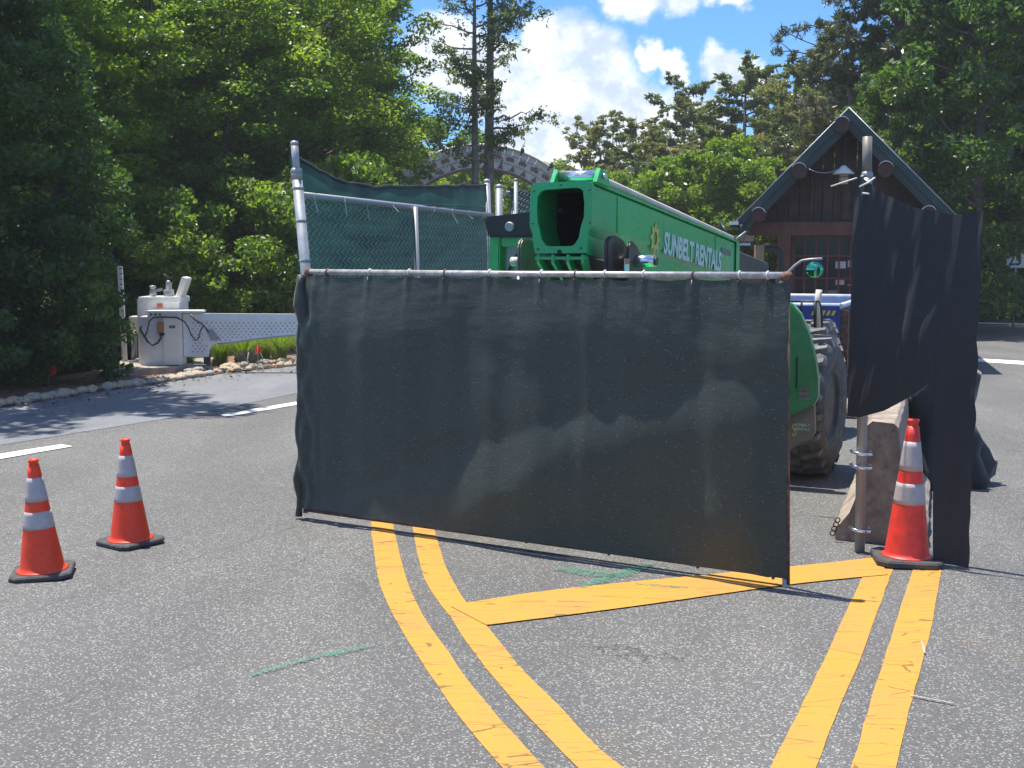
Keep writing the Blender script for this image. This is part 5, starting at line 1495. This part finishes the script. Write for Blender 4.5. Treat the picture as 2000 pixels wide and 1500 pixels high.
# ================================================================== speed sign at the right edge
sp_ = At(1985, 500, 33.0)
sg = thing('speed_sign', 'white speed sign with a big 25 before the dark trees, cut by the right edge', 'sign', (sp_.x, 33.0, 0))
MB().tube([(sp_.x, 33.03, 0), (sp_.x, 33.03, sp_.z + .4)], .03, 8).build('post', M['galv_dull'], sg)
MB().box((sp_.x, 33.0, sp_.z), (.50, .012, .62)).build('sign_face', M['sign_white'], sg, bevel=.004)
text_obj('lettering', '25', M['sign_black'], Vector((sp_.x - .21, 32.985, sp_.z - .24)), Vector((1, 0, 0)), Vector((0, 0, 1)), .42, sx=.85, parent=sg, offset=.008)
text_obj('lettering', 'SPEED LIMIT', M['sign_black'], Vector((sp_.x - .20, 32.985, sp_.z + .16)), Vector((1, 0, 0)), Vector((0, 0, 1)), .075, sx=.95, parent=sg)

# ================================================================== vegetation
def leaves_mesh(name, cen, rad, counts, size, mat, seed, flat=0.0, droop=0.0, aspect=1.8, shell=0.35):
    """leaf-sized quads scattered through ellipsoid clumps. cen (K,3), rad (K,3), counts (K,)"""
    rng = np.random.default_rng(seed)
    idx = np.repeat(np.arange(len(cen)), counts)
    n = len(idx)
    d = rng.normal(size=(n, 3)); d /= np.linalg.norm(d, axis=1)[:, None]
    r = rng.random(n) ** shell
    P = cen[idx] + d * r[:, None] * rad[idx]
    # leaf frames
    nrm_ = rng.normal(size=(n, 3)) + np.array([0, 0, 0.6 + flat]); nrm_ /= np.linalg.norm(nrm_, axis=1)[:, None]
    t = rng.normal(size=(n, 3)); t[:, 2] -= droop
    t -= nrm_ * (t * nrm_).sum(1)[:, None]; t /= np.linalg.norm(t, axis=1)[:, None]
    b = np.cross(nrm_, t)
    s = size * rng.uniform(0.6, 1.3, n)
    L = (s * aspect / 2)[:, None] * t; Wd = (s / 2)[:, None] * b
    V = np.empty((n, 4, 3))
    V[:, 0] = P - L; V[:, 1] = P + Wd * .9 - L * .1 ; V[:, 2] = P + L; V[:, 3] = P - Wd * .9 - L * .1
    me = bpy.data.meshes.new(name)
    me.vertices.add(n * 4); me.vertices.foreach_set('co', V.reshape(-1).astype(np.float32))
    me.loops.add(n * 4); me.loops.foreach_set('vertex_index', np.arange(n * 4, dtype=np.int32))
    me.polygons.add(n); me.polygons.foreach_set('loop_start', np.arange(0, n * 4, 4, dtype=np.int32))
    me.polygons.foreach_set('loop_total', np.full(n, 4, dtype=np.int32))
    me.update(calc_edges=True)
    me.materials.append(mat)
    return me

def limb_path(p0, p1, rnd, n=6, wob=.12, sag=0.0):
    p0 = Vector(p0); p1 = Vector(p1); L = (p1 - p0).length; out = []
    for k in range(n + 1):
        t = k / n
        o_ = Vector((rnd.uniform(-1, 1), rnd.uniform(-1, 1), rnd.uniform(-1, 1))) * wob * L * .3 * math.sin(math.pi * t)
        out.append(lerp(p0, p1, t) + o_ + Vector((0, 0, sag * L * math.sin(math.pi * t))))
    return out

def broad_tree_proto(seed, H, cr, z0, nclump, nleaf, leaf, mat, trunk_r=.16, clump=(.45, 1.0), cols=1.0, skirt=0):
    """returns trunk mesh builder and crown mesh for a leafy tree; crown from z0 to H, radius cr"""
    rnd = random.Random(seed)
    tr = MB()
    lean_ = Vector((rnd.uniform(-.4, .4), rnd.uniform(-.3, .3), 0))
    tp = [Vector((0, 0, -.1)), Vector((0, 0, H * .2)) + lean_ * .2, Vector((0, 0, H * .5)) + lean_ * .6, Vector((0, 0, H * .78)) + lean_]
    tr.tube(tp, [trunk_r * 1.25, trunk_r, trunk_r * .7, trunk_r * .3], 8)
    cen = []; rad = []
    for k in range(nclump):
        t = (k + rnd.random()) / nclump
        z = lerp(z0, H, t)
        prof_ = cr * (math.sin(math.pi * min(.97, (.12 + .80 * t))) ** .55) * cols
        if skirt and t < .45: prof_ = max(prof_, cr * skirt)
        a = rnd.uniform(0, 6.283); rr_ = prof_ * (rnd.random() ** .45)
        c = Vector((rr_ * math.cos(a), rr_ * math.sin(a), z)) + lean_ * t
        q = rnd.uniform(*clump)
        cen.append(c); rad.append((q, q, q * rnd.uniform(.45, .75)))
        if k % 3 == 0:
            st = lerp(tp[1], tp[3], max(0, min(1, (z - H * .2 - rr_ * .5) / (H * .6))))
            tr.tube(limb_path(st, c, rnd, 4, .3), [trunk_r * .32, trunk_r * .25, trunk_r * .2, trunk_r * .13, trunk_r * .06], 5, cap=False)
    cen = np.array([tuple(c) for c in cen]); rad = np.array(rad)
    vol = rad[:, 0] ** 2; cnt = np.maximum(4, (nleaf * vol / vol.sum()).astype(int))
    return tr, leaves_mesh('crown', cen, rad, cnt, leaf, mat, seed)

def trunk_mesh(tr, mat):
    me = bpy.data.meshes.new('trunk'); me.from_pydata([tuple(v) for v in tr.v], [], tr.f); me.polygons.foreach_set('use_smooth', tr.sm)
    me.materials.append(mat); return me

def place_tree(name, proto, loc, rz, sc_, label, cat, group=None):
    tm, cm = proto
    t = thing(name, label, cat, loc, rz, group); t.scale = sc_ if isinstance(sc_, tuple) else (sc_, sc_, sc_)
    if tm is not None: mesh_obj('trunk', tm, None, t)
    mesh_obj('crown', cm, None, t)
    return t

def mk(seed, H, cr, z0, nc, nl, leaf, mat, bark='bark', **kw):
    tr, cm = broad_tree_proto(seed, H, cr, z0, nc, nl, leaf, M[mat], **kw)
    return trunk_mesh(tr, M[bark]), cm

# prototypes (metres)
PA = [mk(11, 12, 2.7, 1.6, 130, 29000, .075, 'leafA', clump=(.28, .72)), mk(12, 13, 2.9, 2.4, 135, 30000, .078, 'leafA', clump=(.3, .75)), mk(13, 11, 2.4, 1.0, 120, 27000, .074, 'leafA', clump=(.28, .68)), mk(14, 12.5, 2.6, 3.0, 105, 24000, .078, 'leafE', clump=(.28, .7))]
PO = mk(15, 13, 2.6, 6.6, 60, 12000, .10, 'leafA', clump=(.3, .7), trunk_r=.09)
PU = [mk(21, 3.4, 1.5, .25, 55, 14000, .07, 'leafA', trunk_r=.05, clump=(.3, .55)), mk(22, 2.6, 1.2, .2, 45, 11000, .065, 'leafE', trunk_r=.04, clump=(.25, .5))]
PH = mk(31, 6.7, 2.75, .18, 640, 140000, .062, 'leafB', trunk_r=.12, clump=(.22, .48), skirt=1.0)
PF = [mk(41, 12, 2.3, 1.5, 130, 24000, .115, 'leafF', bark='bark_pale', clump=(.3, .7), trunk_r=.14), mk(42, 10, 2.4, .8, 130, 24000, .11, 'leafF', bark='bark_pale', clump=(.3, .65), trunk_r=.14), mk(43, 6, 2.6, .4, 100, 20000, .10, 'leafE', trunk_r=.08, clump=(.25, .6))]
PD = [mk(51, 13, 3.2, .6, 150, 30000, .12, 'leafB', clump=(.35, .8)), mk(52, 14, 3.0, 2.5, 130, 24000, .12, 'leafA', clump=(.35, .8))]

def G2(px, Y): return ((px - 1000) / FPX * (Y * 1.0), Y, 0)

# cypress: bare straight trunk, thin limbs, feathery hanging sprays
def cypress(seed, H, z0, spread, nl=9000, mat='leafC', leaf=.085, trunk_r=.17, nl_limbs=46, skew=0):
    rnd = random.Random(seed); tr = MB()
    tr.tube([Vector((0, 0, -.1)), Vector((.03, 0, H * .3)), Vector((.10, 0, H * .65)), Vector((.05, .0, H))], [trunk_r * 1.2, trunk_r, trunk_r * .62, trunk_r * .12], 8)
    cen = []; rad = []
    for k in range(nl_limbs):
        t = (k + rnd.random()) / nl_limbs; z = lerp(z0, H * .98, t)
        a = rnd.uniform(0, 6.283)
        Lb = spread * (.35 + .75 * math.sin(math.pi * (.15 + .7 * t))) * rnd.uniform(.45, 1.1)
        dx = Lb * math.cos(a) + skew * Lb * .5
        e = Vector((dx, Lb * math.sin(a) * .8, z + Lb * rnd.uniform(.15, .55)))
        path = limb_path((.06, 0, z), e, rnd, 6, .25, -.06)
        tr.tube(path, [trunk_r * .26 * (1 - .13 * q) for q in range(7)], 4, cap=False)
        for j in range(2, 7):
            for w in range(2):
                c = path[j] + Vector((rnd.uniform(-.25, .25), rnd.uniform(-.25, .25), rnd.uniform(-.25, .08)))
                cen.append(tuple(c)); q = rnd.uniform(.13, .30); rad.append((q * 1.25, q * 1.25, q * .62))
                if rnd.random() < .28:
                    cen.append((c.x, c.y, c.z - .30)); rad.append((.05, .05, .28))
    cen = np.array(cen); rad = np.array(rad); vol = rad[:, 0] + .02
    cnt = np.maximum(3, (nl * vol / vol.sum()).astype(int))
    return trunk_mesh(tr, M['bark_pale' if mat != 'leafD' else 'bark']), leaves_mesh('crown', cen, rad, cnt, leaf, M[mat], seed, droop=.6, aspect=2.6, shell=.7)

PC = [cypress(61, 13.0, 4.6, 2.6, 11000, leaf=.055, nl_limbs=34), cypress(62, 11.6, 5.6, 1.5, 5500, leaf=.055, trunk_r=.13, nl_limbs=26)]
PCF = [cypress(63, 13.5, 3.0, 2.6, 20000, 'leafF', .10, nl_limbs=44), cypress(64, 12.0, 2.0, 2.3, 18000, 'leafC', .10, nl_limbs=40), cypress(65, 12.5, 4.0, 2.4, 16000, 'leafF', .10, nl_limbs=32)]

# pine: crooked limbs with tufts of needles
def pine(seed, H, z0, spread, nl=15000, trunk_r=.2, limbs=26, skew=0):
    rnd = random.Random(seed); tr = MB()
    tr.tube([Vector((0, 0, -.1)), Vector((.05, 0, H * .4)), Vector((-.05, 0, H * .8)), Vector((0, 0, H))], [trunk_r * 1.2, trunk_r, trunk_r * .6, trunk_r * .15], 8)
    cen = []; rad = []
    for k in range(limbs):
        t = (k + rnd.random()) / limbs; z = lerp(z0, H * .97, t)
        a = rnd.uniform(0, 6.283)
        if skew and rnd.random() < .45: a = math.pi + rnd.uniform(-.5, .5)
        Lb = spread * (1.15 - .6 * t) * rnd.uniform(.55, 1.1)
        e = Vector((Lb * math.cos(a), Lb * math.sin(a), z + Lb * rnd.uniform(-.05, .3)))
        path = limb_path((0, 0, z), e, rnd, 7, .35, .05)
        tr.tube(path, [trunk_r * .30 * (1 - .11 * q) for q in range(8)], 5, cap=False)
        for j in range(2, 8):
            for w in range(3):
                tip = path[j] + Vector((rnd.uniform(-.55, .55), rnd.uniform(-.55, .55), rnd.uniform(-.15, .40)))
                tr.tube([path[j], tip], [.018, .008], 3, cap=False)
                cen.append(tuple(tip)); q = rnd.uniform(.13, .24); rad.append((q, q, q * .8))
    cen = np.array(cen); rad = np.array(rad)
    cnt = np.full(len(cen), max(6, nl // len(cen)))
    return trunk_mesh(tr, M['bark']), leaves_mesh('crown', cen, rad, cnt, .045, M['leafD'], seed, aspect=5.5, shell=.5)
PP = [pine(71, 13.0, 4.5, 3.6, 30000, skew=1), pine(72, 12, 4, 2.8, 22000)]

# --- dark hedge-like tree at the left
place_tree('evergreen_shrub', PH, (-8.65, 18.55, 0), .4, (1.0, 1.0, .98), 'huge dark evergreen shrub filling the left edge beside the barrier machine', 'shrub')
# --- wood on the left
rv = random.Random(8)
ORD = ['leftmost', 'second from the left', 'third from the left', 'fourth from the left', 'fifth from the left', 'sixth from the left', 'seventh from the left', 'eighth from the left', 'ninth from the left', 'tenth from the left', 'eleventh from the left', 'twelfth from the left', 'thirteenth from the left', 'fourteenth from the left', 'fifteenth from the left', 'sixteenth from the left']
gF = 'leafy trees on the front edge of the left wood'
front = [(20, 24.0, 0, .95), (120, 25.5, 3, 1.0), (235, 27.5, 0, 1.0), (330, 28.5, 1, .98), (440, 28, 2, 1.02), (530, 29.5, 0, 1.02), (620, 31.5, 1, 1.0), (672, 34.5, 2, 1.05)]
for i, (px, Y, k, s_) in enumerate(front):
    place_tree('leafy_tree', PA[k], G2(px + rv.uniform(-10, 10), Y), rv.uniform(0, 6.28), (s_, s_, s_ * [.62, .74, .60, .78, .66, .82, .70, .80][i]), ORD[i] + ' of the tall leafy trees fronting the left wood', 'tree', gF)
for px, Y in [(-60, 30), (60, 32), (180, 33), (290, 34.5), (400, 33.5), (500, 36), (590, 37), (650, 39)]:
    k = rv.choice([0, 1, 3, 3]); s_ = rv.uniform(.98, 1.12)
    place_tree('leafy_tree', PA[k], G2(px, Y), rv.uniform(0, 6.28), (s_, s_, s_ * rv.uniform(.78, .98)), 'tall leafy tree deeper in the wood, mostly hidden by trees in front', 'tree', 'trees deeper in the left wood')
for px, Y in [(20, 42), (200, 44), (380, 43), (540, 45), (660, 48)]:
    place_tree('leafy_tree', PD[rv.randint(0, 1)], G2(px, Y), rv.uniform(0, 6.28), 1.0, 'dark tree at the very back of the left wood', 'tree', 'dark trees at the back of the left wood')
ub = [(270, 24.5, 0, .95), (330, 24.5, 0, .9), (380, 27, 0, 1.1), (480, 25.5, 0, 1.0), (530, 28, 0, 1.2), (620, 27, 0, 1.1), (690, 28, 0, 1.2), (715, 31, 0, 1.2)]
vb = [(420, 25.0, 1, .9), (560, 26.0, 1, 1.1), (650, 29.5, 1, 1.3), (735, 34, 1, 1.6), (770, 38, 1, 1.5)]
for i, (px, Y, k, s_) in enumerate(ub):
    place_tree('understory_bush', PU[k], G2(px, Y), rv.uniform(0, 6.28), s_, ORD[i] + ' of the low bushes at the foot of the left wood', 'bush', 'low bushes along the wood')
for i, (px, Y, k, s_) in enumerate(vb):
    place_tree('understory_bush', PU[k], G2(px, Y), rv.uniform(0, 6.28), s_, ORD[i] + ' of the bright young bushes at the foot of the left wood', 'bush', 'bright bushes along the wood')
# tree standing out of frame at the left whose crown shades the road edge
place_tree('leafy_tree', PO, (-8.95, 17.3, 0), 2.0, (1.28, 1.2, 1.0), 'tall tree over the dark evergreen shrub, its crown above the picture, shading the road', 'tree')
place_tree('leafy_tree', PO, (-9.9, 15.0, 0), 4.0, (1, 1, .9), 'tall tree past the left picture edge whose shadow falls on the smooth lane', 'tree')
# --- two cypresses by the arch
place_tree('cypress_tree', PC[0], G2(953, 38.5), .3, (1, 1, 1.02), 'taller cypress with spreading feathery limbs in front of the white arch, right of two', 'cypress')
place_tree('cypress_tree', PC[1], G2(930, 38.0), 1.9, (1, 1, 1.0), 'slimmer cypress just left of the tallest one, in front of the white arch', 'cypress')
place_tree('leafy_tree', PA[2], G2(735, 37.5), 1.0, (1.0, 1.0, 1.05), 'leafy tree ending the left wood beside the two cypresses', 'tree')
# --- bright shrubs and far wood
for i, (px, Y, s_) in enumerate(sorted([(905, 62, 1.05), (985, 66, 1.1), (1045, 64, 1.0), (1095, 68, 1.05), (1150, 66, 1.0), (880, 58, 1.3), (930, 70, 1.2), (1010, 72, 1.15), (1120, 60, .9), (1070, 74, 1.2)])):
    place_tree('young_tree', PF[2], G2(px, Y), rv.uniform(0, 6.28), s_, ORD[i] + ' of the low bright trees in the gap beyond the arch', 'tree', 'bright low trees in the gap beyond the arch')
far = [(1150, 60, 240), (1195, 64, 262), (1240, 58, 232), (1285, 62, 210), (1330, 60, 165), (1365, 57, 200), (1405, 60, 195), (1450, 56, 130), (1490, 58, 150), (1530, 54, 95), (1575, 56, 135), (1615, 52, 100), (1220, 52, 290), (1300, 50, 280), (1390, 50, 250), (1470, 49, 220), (1550, 48, 200), (1345, 54, 235), (1510, 46, 260), (1270, 47, 320), (1420, 45, 300), (1590, 45, 180)]
far.sort()
nc_ = no_ = 0
for i, (px, Y, top) in enumerate(far):
    h = CAM_H + (498 - top) * Y / FPX
    if i % 3 != 2 and nc_ < 15:
        pr = PCF[i % 3]; H0 = (13.5, 12.0, 12.5)[i % 3]; nm, lb, gp = 'cypress_tree', ORD[nc_] + ' of the feathery cypresses in the wood left of the hut', 'cypresses of the far wood'; nc_ += 1
    else:
        pr = PF[i % 2]; H0 = (12, 10)[i % 2]; nm, lb, gp = 'leafy_tree', ORD[no_] + ' of the hazy olive trees between green boom and hut', 'olive trees of the far wood'; no_ += 1
    k = h / H0 * (1.0 if nm[0] == 'c' else .84)
    kx = 1.0 if nm[0] == 'c' else .78
    place_tree(nm, pr, G2(px, Y), rv.uniform(0, 6.28), (kx * max(k, .7), kx * max(k, .7), k), lb, 'tree', gp)
for i, (px, Y) in enumerate([(1130, 50), (1160, 56), (1180, 48), (1235, 46), (1290, 44), (1320, 48), (1350, 42.5), (1410, 42), (1440, 47), (1470, 41), (1530, 42)]):
    place_tree('understory_bush', PF[2], G2(px, Y), rv.uniform(0, 6.28), rv.uniform(.75, .95), ORD[i] + ' of the low bushy trees just above the green boom', 'tree', 'low growth of the far wood')
# --- trees behind and right of the hut
place_tree('pine_tree', PP[0], G2(1740, 34), 0.0, (.86, .86, 1.0), 'tall pine whose crooked limbs reach left over the sky above the hut', 'pine')
place_tree('pine_tree', PP[1], G2(1650, 44), 1.3, (.8, .8, .82), 'smaller pine behind the left roof slope of the hut', 'pine')
place_tree('leafy_tree', PD[0], G2(1735, 30), 0.7, (.46, .46, .48), 'dense bright-leaved tree right behind the hut ridge', 'tree')
for px, Y, k, s_ in [(1845, 33, 1, .85), (1895, 31, 0, .9), (1990, 38, 0, 1.05), (2070, 37, 1, 1.05), (1850, 42, 0, .95), (1920, 44, 1, 1.0), (2020, 42, 0, 1.15), (1980, 52, 0, 1.1), (1880, 54, 0, 1.1), (2100, 40, 0, 1.1), (2120, 50, 0, 1.2), (1945, 41, 0, .95)]:
    place_tree('dark_tree', PD[k], G2(px, Y), rv.uniform(0, 6.28), s_, 'dense dark tree in the wood right of the hut', 'tree', 'dark trees right of the hut')
for i, (px, Y) in enumerate([(1850, 37), (1900, 36.5), (1950, 37.5), (2000, 38), (2060, 38)]):
    place_tree('understory_bush', PU[0], G2(px, Y), rv.uniform(0, 6.28), 1.2, ORD[i] + ' of the shaded bushes along the far grass strip, right edge', 'bush', 'bushes behind the grass strip at the right')

# the wood goes on out of sight: one distant mass that closes the horizon behind the trees
ms = MB(); rm_ = random.Random(4)
rngc = []; rngr = []
for k in range(520):
    a = -1.15 + 2.3 * k / 520 + rm_.uniform(-.01, .01); d_ = rm_.uniform(78, 95)
    h_ = rm_.uniform(1, 7.5) if -.06 < a < .13 else rm_.uniform(1, 10)
    rngc.append((d_ * math.sin(a), d_ * math.cos(a), h_)); q = rm_.uniform(1.6, 2.8); rngr.append((q, q, q * .8))
me = leaves_mesh('distant_wood', np.array(rngc), np.array(rngr), np.full(520, 120), .42, M['leafA'], 99)
o = mesh_obj('distant_wood', me, None, kind='stuff')
o['label'] = 'dark mass of far woodland closing the horizon'; o['category'] = 'woodland'

# leaf litter and twigs scattered on the mulch and road edge
lrng = random.Random(12); lc_ = []
for k in range(700):
    p, n_ = edge_at(lrng.uniform(s0, s1)); q = p + n_ * lrng.gauss(.35, .6); lc_.append((q.x, q.y, .03))
me = leaves_mesh('leaf_litter', np.array(lc_), np.full((len(lc_), 3), .03) * np.array([1, 1, .15]), np.full(len(lc_), 2), .04, pmat('dry_leaf', (.16, .10, .05), .9, var=.5, vscale=3), 5, flat=4)
o = mesh_obj('leaf_litter', me, None, kind='stuff'); o['label'] = 'dry fallen leaves along the road edge and mulch'; o['category'] = 'leaf litter'

# ------------------------------------------------------------------ light summer haze
hz_ = MB().box((0, 45, 9.5), (270, 190, 21.06)).build('haze', None, kind='stuff')
hm = bpy.data.materials.new('haze_air'); hm.use_nodes = True
hN_ = NT(hm.node_tree); hN_.n.clear()
hv = hN_.add('ShaderNodeVolumePrincipled'); hv.inputs['Color'].default_value = (0.97, 0.98, 1.0, 1); hv.inputs['Density'].default_value = HAZE
ho = hN_.add('ShaderNodeOutputMaterial'); hN_.l.new(hv.outputs[0], ho.inputs['Volume'])
hz_.data.materials.append(hm)
hz_['label'] = 'thin pale summer haze over the whole scene'; hz_['category'] = 'haze'
